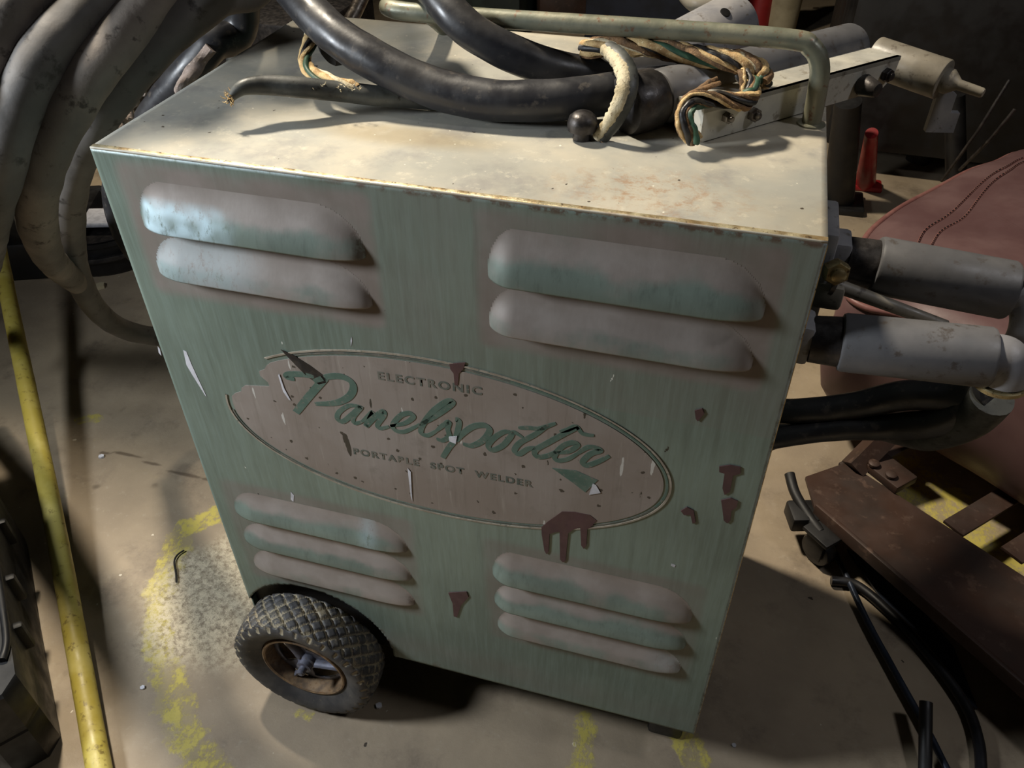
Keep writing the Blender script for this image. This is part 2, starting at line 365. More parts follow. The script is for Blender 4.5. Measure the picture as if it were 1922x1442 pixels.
# ================================================================= THE WELDER
welder = thing('spot_welder', 'sage green steel welder cabinet with cream oval nameplate and rubber wheels', 'welder', loc=(.3, .2, FZ))
WL = Matrix.Translation((-.3, -.2, -FZ))
def part(o, p=welder):
    """keep world coordinates: vertices are authored in world space"""
    o.parent = p; o.matrix_parent_inverse = Matrix.Identity(4)
    if p is welder: o.location = (-.3, -.2, -FZ)
    return o
AC, AR = (.097, .003), .1065            # wheel-arch centre (x, z) and radius
LOUV = [(.030, .245, .620, .040, .013), (.030, .245, .571, .036, .012), (.352, .569, .620, .041, .014), (.352, .569, .571, .036, .013),
        (.026, .246, .235, .036, .010), (.026, .246, .183, .034, .010), (.028, .246, .133, .034, .009),
        (.347, .567, .228, .040, .012), (.348, .567, .178, .034, .012), (.351, .567, .130, .034, .011)]
def build_front():
    st = .003; nx = int(W / st); nz = int(round(H / st)); xs = [W * i / nx for i in range(nx + 1)]; zs = [H * j / nz for j in range(nz + 1)]
    vs = []; at = []
    for z in zs:
        for x in xs:
            dx, dz = x - AC[0], z - AC[1]; r = math.hypot(dx, dz); X, Z = x, z
            # dirt
            dust = .12
            for (a, b, zb, h, dd) in LOUV:
                ex = max(a - x, 0, x - b); ez = max(zb - .014 - z, 0, z - zb - h * 1.25)
                q = math.hypot(ex, ez); dust = max(dust, (1 - sm(q, .002, .022)) * (.75 if z > .5 else .5))
            if z > .5: dust = max(dust, .33 * sm(x, .1, .3))
            dust = max(dust, .35 * (1 - sm(abs(z - .03), 0, .07)))
            sc = 0
            rust = .9 * (1 - sm(H - z, 0, .008)) * sm(x, .05, .35) + .35 * (1 - sm(abs(x - .25), .0, .012)) * (1 - sm(abs(z - .155), 0, .02))
            rust += .6 * (1 - sm(abs(W - x), 0, .003)) + .5 * (1 - sm(abs(math.hypot(x - AC[0], z - AC[1]) - AR), .0, .01)) + .45 * (1 - sm(z, 0, .03)) * (1 - sm(abs(x - .25), .02, .06))
            if H - z < .0025 and x < .2: sc = .6
            if W - x < .0025: sc = .8
            vs.append([X, 0, Z]); at.append((min(1, dust), sc, min(1, rust)))
    n = nx + 1; fs = []
    for j in range(nz):
        for i in range(nx):
            cx = (xs[i] + xs[i + 1]) / 2 - AC[0]; cz = (zs[j] + zs[j + 1]) / 2 - AC[1]
            if math.hypot(cx, cz) > AR: fs.append((j * n + i, j * n + i + 1, (j + 1) * n + i + 1, (j + 1) * n + i))
    used = {k for f in fs for k in f}
    for k in used:
        dx, dz = vs[k][0] - AC[0], vs[k][2] - AC[1]; r = math.hypot(dx, dz)
        if r < AR and vs[k][2] > 0 and vs[k][0] > 0: vs[k][0] = AC[0] + dx / r * AR; vs[k][2] = AC[1] + dz / r * AR
    mp = {}; v2 = []; a2 = []
    for k in sorted(used): mp[k] = len(v2); v2.append(vs[k]); a2.append(at[k])
    o = link('front_panel', v2, [tuple(mp[k] for k in f) for f in fs], M['face'], attr=a2)
    md = o.modifiers.new('sheet', 'SOLIDIFY'); md.thickness = .0016; md.offset = -1 if False else 1
    part(o); return o
front = build_front()
def build_shell():
    # left, right, back sheets with real thickness, open at the bottom
    b = MB(); t = .0016
    b.box((t / 2, D / 2 + .001, H / 2 - .001), (t, D - .002, H - .003))
    b.box((W - t / 2, D / 2 + .001, H / 2 - .001), (t, D - .002, H - .003))
    b.box((W / 2, D - t / 2, H / 2 - .001), (W - .004, t, H - .003))
    part(b.build('cabinet_shell', M['side'], None, False))
    b = MB(); b.box((W / 2 + .02, D / 2 + .004, .012), (W - .05, D - .02, .003)); 
    b = MB(); b.box((.41, .2, .004), (.36, .37, .004)); part(b.build('base_plate', M['side'], None, False))
    # top sheet with wear attribute
    vs = []; at = []; nx, ny = 120, 80
    for j in range(ny + 1):
        for i in range(nx + 1):
            x = W * i / nx; y = -.0016 + (D + .0016) * j / ny
            z = H + .0005 * noise.noise(Vector((x * 12, y * 12, 3)))
            rd = math.hypot((x - .47) / .1, (y - .04) / .05)
            rust = (1 - sm(rd, .2, 1.1)) * .9 + .6 * (1 - sm(y, 0, .012)) * sm(x, .1, .5) + .3 * (1 - sm(W - x, 0, .01))
            tint = max(1 - sm(math.hypot((x - .25) / .12, (y - .09) / .03), .3, 1), .5 * sm(x, .5, .6) * (1 - sm(y, .02, .1)))  # olive tint along the front middle and at the front right corner
            vs.append((x, y, z)); at.append((tint, 0, min(1, rust)))
    n = nx + 1; fs = [(j * n + i, j * n + i + 1, (j + 1) * n + i + 1, (j + 1) * n + i) for j in range(ny) for i in range(nx)]
    o = link('top_panel', vs, fs, M['top'], attr=at)
    md = o.modifiers.new('sheet', 'SOLIDIFY'); md.thickness = .0016; md.offset = 1
    part(o)
    # rolled bare-worn front fold and right fold
    pr = [(-.0016, H), (-.0012, H + .0013), (.0005, H + .0019), (.004, H + .0021), (.004, H + .0002)]
    b = MB(); vs = []; m = 60
    for i in range(m + 1):
        x = W * i / m
        for (y, z) in pr: vs.append((x, y, z + .0002 * noise.noise(Vector((x * 30, 0, 0)))))
    k = len(pr); fs = [(i * k + a, i * k + (a + 1) % k, (i + 1) * k + (a + 1) % k, (i + 1) * k + a) for i in range(m) for a in range(k)]
    b.add(vs, fs); part(b.build('folded_edge', M['worn_edge'], None, True, 60))
    b = MB(); b.box((W, .0005, H / 2), (.0016, .003, H - .004)); part(b.build('folded_edge', M['worn_edge'], None, False))
build_shell()
def build_louver(i, spec):
    a, b_, zb, h, dep = spec; L = b_ - a; nx, nz = 150, 34; vs = []; at = []; h = h * 1.12; eL = .034 if i in (0, 1, 4, 5, 6) else .024
    for j in range(nz + 1):
        for k in range(nx + 1):
            s = L * k / nx; t = j / nz
            dl = max(0, eL - s) / eL; dr_ = max(0, s - (L - .044)) / .044
            q = max(dl, dr_); rho = math.sqrt(min(1, t * t + q * q))
            g_ = math.sqrt(max(0, 1 - q * q)); tt = t / g_ if g_ > .01 else 9
            p = dep * (g_ ** .9 if dr_ else g_ ** 1.6) * (.8 * (.5 + .5 * math.cos(PI * tt)) + .2 * (1 - tt * tt)) if tt < 1 else 0
            # soft foot around the top so the pressed metal blends in
            p = max(p, 0)
            dust = .25 + .6 * sm(t, .25, .7) + .35 * dr_  # dust grows up the slope; colour also pales towards the right end
            if i in (1, 3, 9, 6): dust += .25
            if i == 8: dust -= .15
            scr = 0
            if i == 0: scr = (1 - sm(s / L, .32, .5)) * sm(s / L, 0.0, .05) * (1 - sm(t, .45, .75)) * 1.0
            if i == 1: scr = (1 - sm(s / L, .35, .6)) * .3
            if i == 4: scr = .3 * (1 - sm(abs(s / L - .8), 0, .08))
            if i == 9: scr = .3 * dr_  # pale mix at this louver's right end
            if i == 0: scr *= .75 + .6 * noise.noise(Vector((s * 90, t * 5, 2)))
            ru = .5 * sm(dr_, .5, 1) if i in (0, 6) else .15 * (1 - sm(t, 0, .1))
            vs.append((a + s, -.0017 - p, zb + h * t)); at.append((dust, scr, ru))
    n = nx + 1
    fs = [f for f in ((j * n + k, j * n + k + 1, (j + 1) * n + k + 1, (j + 1) * n + k) for j in range(nz) for k in range(nx)) if any(vs[v][1] < -.00175 for v in f)]
    # return lip underneath
    base = len(vs)
    for k in range(n): x, y, z = vs[k]; vs.append((x, min(y + .0014, -.0014), z + .0002)); at.append((0, 0, 1))
    for k in range(n): x, y, z = vs[k]; vs.append((x, -.0014, z + .004)); at.append((0, 0, 1))
    fs += [(k, base + k, base + k + 1, k + 1) for k in range(nx)] + [(base + k, base + n + k, base + n + k + 1, base + k + 1) for k in range(nx)]
    used = sorted({v for f in fs for v in f}); mp = {v: i for i, v in enumerate(used)}
    o = link('louver', [vs[v] for v in used], [tuple(mp[v] for v in f) for f in fs], M['louver'], attr=[at[v] for v in used]); part(o)
    return o
for i, sp in enumerate(LOUV): build_louver(i, sp)

# nameplate: oval cream decal with border ring, script lettering, darts and small print
def oval(cx, cz, rx, rz, n=120, notch=False, grow=1.0):
    out = []
    for k in range(n):
        a = 2 * PI * k / n; X = cx + rx * math.cos(a) * grow; Z = cz + rz * math.sin(a) * grow
        if notch:
            d = math.degrees(a)
            if 140 < d < 172:
                s_ = 1 - .10 * math.sin((d - 140) / 32 * PI) * (1 + .5 * math.sin(d * 1.7)); X = cx + (X - cx) * s_; Z = cz + (Z - cz) * s_
        out.append((X, Z))
    return out
PC = (.2925, .4165, .2315, .1065)
def flat(name, poly, y, mat, parent, t=.0004):
    b = MB(); b.prism(poly, (0, y, 0), (1, 0, 0), (0, 0, 1), (0, -1, 0), t); return b.build(name, mat, parent, False)
def ring(name, r1, r2, y, mat, parent, a0=0, a1=360, t=.0004):
    vs = []; fs = []; n = 120
    for k in range(n + 1):
        a = math.radians(a0 + (a1 - a0) * k / n)
        for (g, yy) in ((r1, y), (r2, y), (r2, y - t), (r1, y - t)):
            vs.append((PC[0] + (PC[2] - g) * math.cos(a), yy, PC[1] + (PC[3] - g) * math.sin(a)))
    for k in range(n):
        for q in range(4): fs.append((k * 4 + q, k * 4 + (q + 1) % 4, k * 4 + 4 + (q + 1) % 4, k * 4 + 4 + q))
    return link(name, vs, fs, mat, parent, False)
plate = part(flat('nameplate', oval(PC[0], PC[1], PC[2] - .0075, PC[3] - .0075, notch=True), -.0017, M['plate'], None, .0006))
ring('border', .002, .0, -.0017, M['plate_edge'], plate, 174, 498, .0009)
ring('border', .0052, .0032, -.0017, M['logo_green'], plate, -15, 70, .0005)
ring('border', .0052, .0032, -.0017, M['logo_grey'], plate, 70, 130, .0005)
ring('border', .0052, .0032, -.0017, M['logo_grey'], plate, 185, 345, .0005)
YT = -.0024
def zA(x, y): return (400 + x / 4.178, 620 + y / 4.178)
def zB(x, y): return (840 + x / 4.178, 680 + y / 4.178)
def stroke(mb, pts, w, taper=.55):
    P = [AT(u, v, 1, YT) for (u, v) in pts]; S = spline(P, 8); n = len(S); vs = []; fs = []
    for i, p in enumerate(S):
        T = (S[min(i + 1, n - 1)] - S[max(i - 1, 0)]).normalized(); Nn = Vector((-T.z, 0, T.x))
        ww = w * .5 * (1 - (1 - taper) * (abs(2 * i / (n - 1) - 1) ** 4)); ww *= 1 + .25 * abs(T.dot(Vector((.7, 0, .7)))) 
        q = (p + Nn * ww, p - Nn * ww); vs += [q[0], q[1], q[1] + Vector((0, -.0003, 0)), q[0] + Vector((0, -.0003, 0))]
    for i in range(n - 1):
        for k in range(4): fs.append((i * 4 + k, i * 4 + (k + 1) % 4, i * 4 + 4 + (k + 1) % 4, i * 4 + 4 + k))
    fs += [(0, 1, 2, 3), (n * 4 - 4, n * 4 - 3, n * 4 - 2, n * 4 - 1)]
    mb.add(vs, fs)
lt = MB()
A_ = lambda *p: [zA(*q) for q in p]; B_ = lambda *p: [zB(*q) for q in p]
w1 = .0058
stroke(lt, A_((880, 375), (820, 440), (730, 545), (650, 645)), w1 * 1.15, .9)
stroke(lt, A_((640, 385), (575, 365), (600, 345), (690, 345), (790, 365)), w1)
stroke(lt, A_((790, 400), (900, 365), (1000, 362), (1080, 400), (1100, 460), (1060, 525), (960, 570), (800, 578)), w1 * 1.1)
stroke(lt, A_((1160, 600), (1070, 590), (990, 640), (975, 695), (1020, 715), (1090, 660), (1160, 600), (1100, 680), (1110, 730), (1170, 715)), w1 * .8)
stroke(lt, A_((1170, 715), (1250, 640), (1225, 700), (1200, 750), (1260, 690), (1330, 635), (1340, 665), (1290, 740), (1310, 770), (1380, 755)), w1 * .8)
stroke(lt, A_((1390, 750), (1500, 730), (1570, 680), (1540, 650), (1470, 670), (1410, 740), (1430, 785), (1500, 795), (1600, 750)), w1 * .8)
stroke(lt, A_((1600, 750), (1720, 690), (1850, 600), (1880, 560), (1830, 560), (1730, 630), (1650, 730), (1630, 800), (1680, 825), (1750, 790)), w1 * .85)
stroke(lt, A_((1750, 790), (1810, 740), (1850, 720), (1840, 770), (1850, 830), (1800, 865), (1750, 850)), w1 * .8)
stroke(lt, A_((1900, 700), (1930, 720), (1900, 850), (1850, 920), (1800, 1000)), w1 * .85, .9)
stroke(lt, B_((70, 620), (120, 560), (200, 505), (290, 495), (330, 535), (280, 610), (190, 655), (120, 640)), w1 * .95)
stroke(lt, B_((520, 560), (450, 545), (370, 590), (320, 650), (350, 690), (430, 655), (490, 590), (520, 550), (590, 590)), w1 * .85)
stroke(lt, B_((555, 515), (640, 515), (720, 520), (850, 478)), w1 * .7)
stroke(lt, B_((790, 495), (680, 570), (570, 630), (525, 690), (560, 720), (630, 680), (690, 670)), w1 * .85)
stroke(lt, B_((880, 545), (940, 530), (1010, 505), (1060, 560), (1150, 575)), w1 * .7)
stroke(lt, B_((1030, 510), (920, 560), (790, 630), (690, 690), (700, 740), (780, 735), (850, 700)), w1 * .85)
stroke(lt, B_((850, 710), (950, 700), (1020, 650), (980, 630), (900, 660), (840, 730), (860, 770), (940, 760), (1020, 715)), w1 * .8)
stroke(lt, B_((1020, 715), (1110, 665), (1200, 690), (1120, 720), (1060, 780), (1090, 810), (1180, 780), (1270, 735)), w1 * .85)
lt.build('lettering', M['logo_green'], plate, False)
# dart: dark needle tail upper left, green wedge head lower right
dart = MB()
def poly_px(mb, pts, y=YT, t=.0003):
    P = [AT(u, v, 1, y) for u, v in pts]; mb.prism([(p.x, p.z) for p in P], (0, y, 0), (1, 0, 0), (0, 0, 1), (0, -1, 0), t)
poly_px(dart, A_((530, 150), (640, 200), (760, 275), (860, 350), (890, 410), (830, 425), (740, 365), (640, 265)))
dart.build('needle_mark', M['dark_steel'], plate, False)
wd = MB(); poly_px(wd, B_((820, 830), (1010, 850), (1180, 925), (1080, 1020), (990, 950)))
wd.build('arrow_mark', M['logo_green'], plate, False)
for pts in (B_((1140, 950), (1165, 965), (1200, 1025), (1110, 1040)), B_((10, 585), (75, 580), (65, 640), (15, 620)), A_((510, 350), (520, 345), (560, 460), (610, 550), (595, 545), (550, 480)), A_((1525, 1080), (1550, 1110), (1562, 1340), (1550, 1300)),
            ):
    ch = MB(); poly_px(ch, pts, YT - .0003); ch.build('paint_chip', M['white'], plate, False)
def text(s, u0, u1, name, mat, hgt=None, bold=0):
    cu = bpy.data.curves.new(name, 'FONT'); cu.body = s; cu.size = 1; cu.extrude = 0; cu.offset = bold; cu.space_character = 1.25
    tmp = bpy.data.objects.new('t', cu); col.objects.link(tmp)
    me = bpy.data.meshes.new_from_object(tmp.evaluated_get(bpy.context.evaluated_depsgraph_get())); bpy.data.objects.remove(tmp)
    xs = [v.co.x for v in me.vertices]; x0, x1 = min(xs), max(xs); hh = max(v.co.y for v in me.vertices)
    a = AT(*u0, 1, YT - .0002); b = AT(*u1, 1, YT - .0002); d = b - a
    for v in me.vertices:
        t = (v.co.x - x0) / (x1 - x0); up = v.co.y / hh * hgt
        p = a + d * t; v.co = Vector((p.x, p.y, p.z + up))
    me.materials.append(mat); o = bpy.data.objects.new(name, me); col.objects.link(o); o.parent = plate
    return o
text('ELECTRONIC', (710, 712), (905, 742), 'small_print', M['logo_grey'], .0095, .03)
text('PORTABLE  SPOT  WELDER', (664, 852), (1000, 915), 'small_print', M['logo_grey'], .0088, .035)
# red-brown paint drips on the panel
def drip(pts_list):
    b = MB()
    for pts in pts_list: poly_px(b, pts, -.0026 if False else -.0017, .0011)
    part(b.build('paint_drip', M['drip'], None, False))
def z7(x, y): return (850 + x / 3.068, 930 + y / 3.068)
drip([[z7(*p) for p in ((545, 150), (580, 125), (630, 90), (700, 92), (790, 110), (828, 140), (800, 175), (775, 190), (770, 285), (755, 305), (740, 285), (735, 180), (700, 190), (665, 215), (650, 370), (635, 383), (618, 365), (616, 205), (585, 210), (558, 220), (552, 320), (540, 335), (528, 315), (512, 215), (512, 180))]])
drip([[z7(*p) for p in ((1545, 25), (1600, 12), (1642, 30), (1635, 65), (1605, 85), (1598, 140), (1580, 158), (1560, 140), (1553, 80))]])
drip([[(1350, 875), (1370, 872), (1390, 876), (1390, 888), (1376, 892), (1370, 922), (1360, 928), (1356, 915), (1360, 888), (1350, 885)]])
drip([[(1278, 958), (1290, 951), (1302, 957), (1306, 980), (1300, 982), (1296, 965), (1284, 966)]])
drip([[(842, 1112), (876, 1110), (880, 1120), (866, 1135), (858, 1158), (852, 1156), (850, 1132)]])
drip([[(1304, 770), (1318, 766), (1322, 775), (1310, 790), (1306, 785)]])
drip([[(844, 682), (874, 680), (870, 692), (862, 700), (860, 722), (854, 722), (852, 700), (846, 692)]])
# pale scratches on the green paint
def scratch(pts):
    b = MB(); poly_px(b, pts, -.0017, .0002); part(b.build('scratch', M['white'], None, False))
scratch([(344, 657), (350, 660), (360, 685), (366, 698), (388, 745), (385, 742), (360, 702), (350, 685)])
scratch([(546, 923), (552, 930), (551, 942), (546, 938)])
scratch([(767, 878), (772, 890), (773, 925), (770, 920)])
scratch([(296, 650), (300, 655), (303, 668), (298, 662)])
scratch([(1260, 1058), (1268, 1061), (1266, 1065), (1259, 1062)])
scratch([(658, 640), (660, 632), (661, 640), (659, 650)])

# wheel --------------------------------------------------------------
def build_wheel(wy, side):
    wz = .0015; wx = .0965; Rr = .0955; HWd = .030; yc = wy
    w = bpy.data.objects.new('wheel', None); col.objects.link(w); w.parent = welder; w.location = (wx - .3, yc - .2, wz - FZ)
    prof = []  # (y offset, radius, zone)
    for k in range(8): a = k / 7; prof.append((-HWd * (.62 + .38 * math.sin(a * PI / 2)), .058 + (.083 - .058) * a, 0))
    for k in range(1, 4): a = k / 4 * PI / 2; prof.append((-HWd * (1 - .16 * math.sin(a) ** 2 * 1.0), .083 + .0085 * math.sin(a), .4))
    NT_ = 26
    for k in range(NT_ + 1):
        t = -1 + 2 * k / NT_; prof.append((HWd * .86 * t, .0955 - .0028 * t * t, 1))
    for k in range(3, 0, -1): a = k / 4 * PI / 2; prof.append((HWd * (1 - .16 * math.sin(a) ** 2), .083 + .0085 * math.sin(a), .4))
    for k in range(7, -1, -1): a = k / 7; prof.append((HWd * (.62 + .38 * math.sin(a * PI / 2)), .058 + (.083 - .058) * a, 0))
    n = 360; vs = []; at = []
    for k in range(n):
        a = 2 * PI * k / n
        for (y, r, zn) in prof:
            dep = 0; dust = .12
            if zn:
                u = a / (2 * PI) * 30; vv = y / HWd * 1.7
                f1 = abs(((u + vv) % 1) - .5) * 2; f2 = abs(((u - vv) % 1) - .5) * 2
                g = max(sm(f1, .72, .9), sm(f2, .72, .9))
                if zn < 1: g = sm(abs((u % 1) - .5) * 2, .7, .85); 
                dep = g * .0042 * (1 if zn == 1 else .8); dust = .28 + .6 * g + .25 * noise.noise(Vector((a * 5, y * 40, 0)))
            else:
                dust = .1 + .3 * max(0, noise.noise(Vector((math.cos(a) * 6, math.sin(a) * 6, r * 40))))
                dep = 0.0006 if .0705 < r < .0735 else 0
            rr = r - dep
            vs.append((math.cos(a) * rr, y, math.sin(a) * rr)); at.append((dust, 0, 0))
    m = len(prof)
    fs = [(k * m + j, k * m + j + 1, ((k + 1) % n) * m + j + 1, ((k + 1) % n) * m + j) for k in range(n) for j in range(m - 1)]
    vs = [(x * 1.035, y, z * 1.035) for x, y, z in vs]
    link('tyre', vs, fs, M['tyre'], w, attr=at)
    b = MB(); b.lathe([(-.0200 * side, .0592), (-.0215 * side, .0585), (-.0220 * side, .0565), (-.0205 * side, .0545), (-.012 * side, .0535), (.004 * side, .0525), (.018 * side, .0585), (.018 * side, .0600)], (0, 0, 0), (0, 1, 0), 64, True)
    b.build('rim', RIM, w)
    # disc with three openings
    b = MB(); nn = 96; yd = -.002 * side; vs = []; fs = []
    def inhole(a): 
        for c in (62, 182, 302):
            if abs((math.degrees(a) - c + 180) % 360 - 180) < 33: return True
        return False
    rs = [.012, .022, .030, .038, .046, .0535]
    for k in range(nn):
        a = 2 * PI * k / nn
        for r in rs: vs.append((math.cos(a) * r, yd - side * .004 * (1 - (r - .012) / .04), math.sin(a) * r))
    q = len(rs)
    for k in range(nn):
        for j in range(q - 1):
            if inhole(2 * PI * (k + .5) / nn) and 1 <= j <= 3: continue
            fs.append((k * q + j, k * q + j + 1, ((k + 1) % nn) * q + j + 1, ((k + 1) % nn) * q + j))
    o = link('wheel_disc', vs, fs, M['hub'], w); md = o.modifiers.new('t', 'SOLIDIFY'); md.thickness = .0022
    for c in (2, 122, 242):      # pressed ribs
        a = math.radians(c); b = MB(); d_ = Vector((math.cos(a), 0, math.sin(a)))
        b.tube([d_ * .012 + Vector((0, yd - side * .006, 0)), d_ * .033 + Vector((0, yd - side * .004, 0)), d_ * .050 + Vector((0, yd - side * .001, 0))], [.008, .008, .009], 12, True, .5)
        b.build('rib', M['hub'], w)
    b = MB(); b.lathe([(0, .0125), (-.010 * side, .0125), (-.012 * side, .0105), (-.018 * side, .0100), (-.0185 * side, .0055), (-.026 * side, .0055), (-.028 * side, .0035)], (0, yd, 0), (0, 1, 0), 32)
    b.build('hub_cap', M['hub'], w)
    b = MB(); b.tube([(-.008, yd - side * .023, .004), (.009, yd - side * .023, -.004)], .0014, 8); b.build('cotter_pin', M['steel'], w)
    return w
M['hub'] = simple('blue_grey_hub', (112, 114, 128), (92, 94, 106), (84, 74, 66), 60, .45, metal=.4, bump=.2)
RIM = simple('rusty_tan_rim', (140, 116, 88), (96, 80, 64), (120, 90, 60), 60, .55, metal=.3, bump=.3)
build_wheel(-.031, 1); build_wheel(.447, -1)
b = MB(); b.tube([(.0965, -.03, .0015), (.0965, .447, .0015)], .0055, 16); part(b.build('axle', M['dark_steel']))
b = MB(); vs = []; fs = []        # black liner and wall added to keep the arch gap dark
for k in range(41):
    a = math.radians(-4 + 160 * k / 40)
    for (r, y) in ((.108, 0), (.108, .07), (.110, .07), (.110, 0)): vs.append((max(.002, AC[0] + r * math.cos(a)), y, AC[1] + r * math.sin(a)))
for k in range(40):
    for q in range(4): fs.append((k * 4 + q, k * 4 + (q + 1) % 4, k * 4 + 4 + (q + 1) % 4, k * 4 + 4 + q))
b.add(vs, fs); b.box((.108, .012, .057), (.212, .002, .118)); part(b.build('dark_arch_liner', M['black'], None, False))
def foot(x, y):
    b = MB(); b.box((x, y, FZ / 2 + .001), (.046, .05, -FZ + .002), None, .006); part(b.build('foot', M['black_gloss'], None))
foot(.568, .062); foot(.568, .34)
# tubular lift handle on the top
hp = spline([(.587, .206, H), (.586, .206, H + .03), (.583, .206, H + .052), (.573, .206, H + .066), (.553, .206, H + .071), (.45, .206, H + .071), (.3, .206, H + .069), (.215, .207, H + .0685), (.192, .215, H + .068), (.184, .236, H + .064), (.186, .300, H + .045), (.19, .372, H + .001)], 8)
b = MB(); b.tube(hp, .0083, 20); part(b.build('lift_handle', M['handle']))
for (x, y) in ((.587, .206), (.19, .372)):
    b = MB(); b.lathe([(0, .0125), (.0012, .012), (.0022, .0088)], (x, y, H + .0016), (0, 0, 1), 24); part(b.build('weld_collar', M['handle']))
# fixing screw with round cap near the front of the top
b = MB(); b.lathe([(0, .008), (.008, .008), (.009, .0125), (.015, .0130), (.020, .0115), (.0235, .0075), (.0245, .001)], AT(1092, 262, 2, H + .001), (0, 0, 1), 28)
part(b.build('round_headed_screw', M['dark_steel']))

# ================================================================= CABLES ON TOP
def cable(name, label, pts, r, mat, cat='cable', k=10, jit=0.04, n=20, group=None, parent=None, squash=1):
    if isinstance(r, list): r = (r + [r[-1]] * len(pts))[:len(pts)]
    S = spline(pts, k); rr = spl1(r, k) if isinstance(r, list) else r
    b = MB(); b.tube(S, rr, n, True, squash, jit); o = b.build(name, mat, parent, True, 60)
    if label: tag(o, label, cat, group)
    return o
cable('welding_cable', 'thick black welding cable lying nearest the front across the cabinet top', [PD(420, -260, .84), PD(500, -90, .80), PD(560, -5, .765), PD(625, 62, .745), PD(700, 112, .735), PD(800, 160, .730), PD(900, 186, .722), PD(1000, 190, .715), PD(1100, 182, .715), PD(1180, 172, .72), PD(1262, 160, .735)], .0178, M['rubber'])
cable('welding_cable', 'thick black welding cable curving down behind the nearer one, over the steel handle', [PD(700, -190, .80), PD(770, -80, .765), PD(828, 0, .745), PD(880, 55, .74), PD(960, 100, .745), PD(1040, 128, .755), PD(1110, 140, .765), PD(1180, 142, .775), PD(1262, 138, .79)], .0165, M['rubber'])
cord = cable('split_rubber_cord', 'thin grey-black rubber cord with a split frayed end on the cabinet top', [PD(428, 190, .71), PD(455, 165, .712), PD(500, 160, .72), PD(560, 164, .725), PD(640, 172, .735), PD(720, 181, .74), PD(800, 187, .745), PD(880, 192, .75), PD(980, 190, .75)], [.0025, .0065, .0085, .009, .009, .009, .0088, .008, .008], M['cord'], 'cord')
def strands(parent, path, R, cnt, turns, mats, rad, seed=0, name='strand'):
    S = spline(path, 10); rnd = random.Random(seed); m = len(S)
    for q in range(cnt):
        ph = 2 * PI * q / cnt + rnd.uniform(-.2, .2); pts = []; Rq = R * rnd.uniform(.8, 1.15)
        for i, p in enumerate(S):
            T = (S[min(i + 1, m - 1)] - S[max(i - 1, 0)]).normalized(); U = T.orthogonal().normalized()
            up = Vector((0, 0, 1)); U = (up - T * up.dot(T)); U = U.normalized() if U.length > .2 else Vector((0, 1, 0)) - T * T.y; U.normalize(); V = T.cross(U)
            a = ph + turns * 2 * PI * i / m; rj = Rq * (1 + .3 * noise.noise(Vector((i * .3, q * 3.1, seed))))
            pts.append(p + (U * math.cos(a) + V * math.sin(a)) * rj)
        b = MB(); b.tube(pts, rad * rnd.uniform(.75, 1.25), 8, True, .75, .5); b.build(name, M[mats[q % len(mats)]], parent, True, 70)
def hairs(parent, spots, mat, ln, cnt, seed, rad=.0006):
    rnd = random.Random(seed); b = MB()
    for s in spots:
        for _ in range(cnt):
            d = Vector((rnd.uniform(-1, 1), rnd.uniform(-1, 1), rnd.uniform(-.3, .9))).normalized() * ln * rnd.uniform(.5, 1.2)
            p = s + Vector((rnd.uniform(-1, 1), rnd.uniform(-1, 1), rnd.uniform(-.6, .6))) * .004
            b.tube([p, p + d * .5 + Vector((0, 0, -.001)), p + d], [rad, rad * .8, rad * .3], 5)
    o = b.build('frayed_fibres', mat, parent); o['kind'] = 'stuff'; return o
hairs(cord, [PD(430, 188, .71), PD(436, 180, .71)], M['tan'], .007, 14, 1)
hairs(cord, [PD(u, v, .722) for u, v in ((470, 153), (500, 151), (540, 156), (600, 160), (640, 162), (670, 164))], M['cream_sheath'], .004, 6, 2)
fray = thing('frayed_cable_end', 'short frayed cable end of tan and green strands beside the far cabinet edge', 'cable', loc=PD(590, 150, .74))
def into(root, fn):
    """build children with world coordinates under a placed root"""
    before = set(bpy.data.objects); fn()
    for o in bpy.data.objects:
        if o not in before and o.parent is root: o.location = Vector(o.location) - Vector(root.location)
into(fray, lambda: strands(fray, [PD(590, 62, .785), PD(576, 95, .77), PD(572, 120, .76), PD(590, 142, .745), (PD(640, 160, .735)), PD(672, 168, .735)], .004, 6, 1.1, ['tan', 'cream_sheath', 'tan', 'green_wire', 'tan', 'black_wire'], .0027, 5))
def _f():
    b = MB(); b.tube(spline([PD(612, 80, .79), PD(622, 95, .785), PD(634, 110, .78), (PD(640, 100, .785))], 6), .0065, 10, True, 1, .8); b.build('charred_end', M['black_wire'], fray)
into(fray, _f)
sheath = thing('peeled_cable_sheath', 'peeled cable sheath showing cream lining, draped down over the black cables', 'sheath', loc=PD(1160, 180, .68))
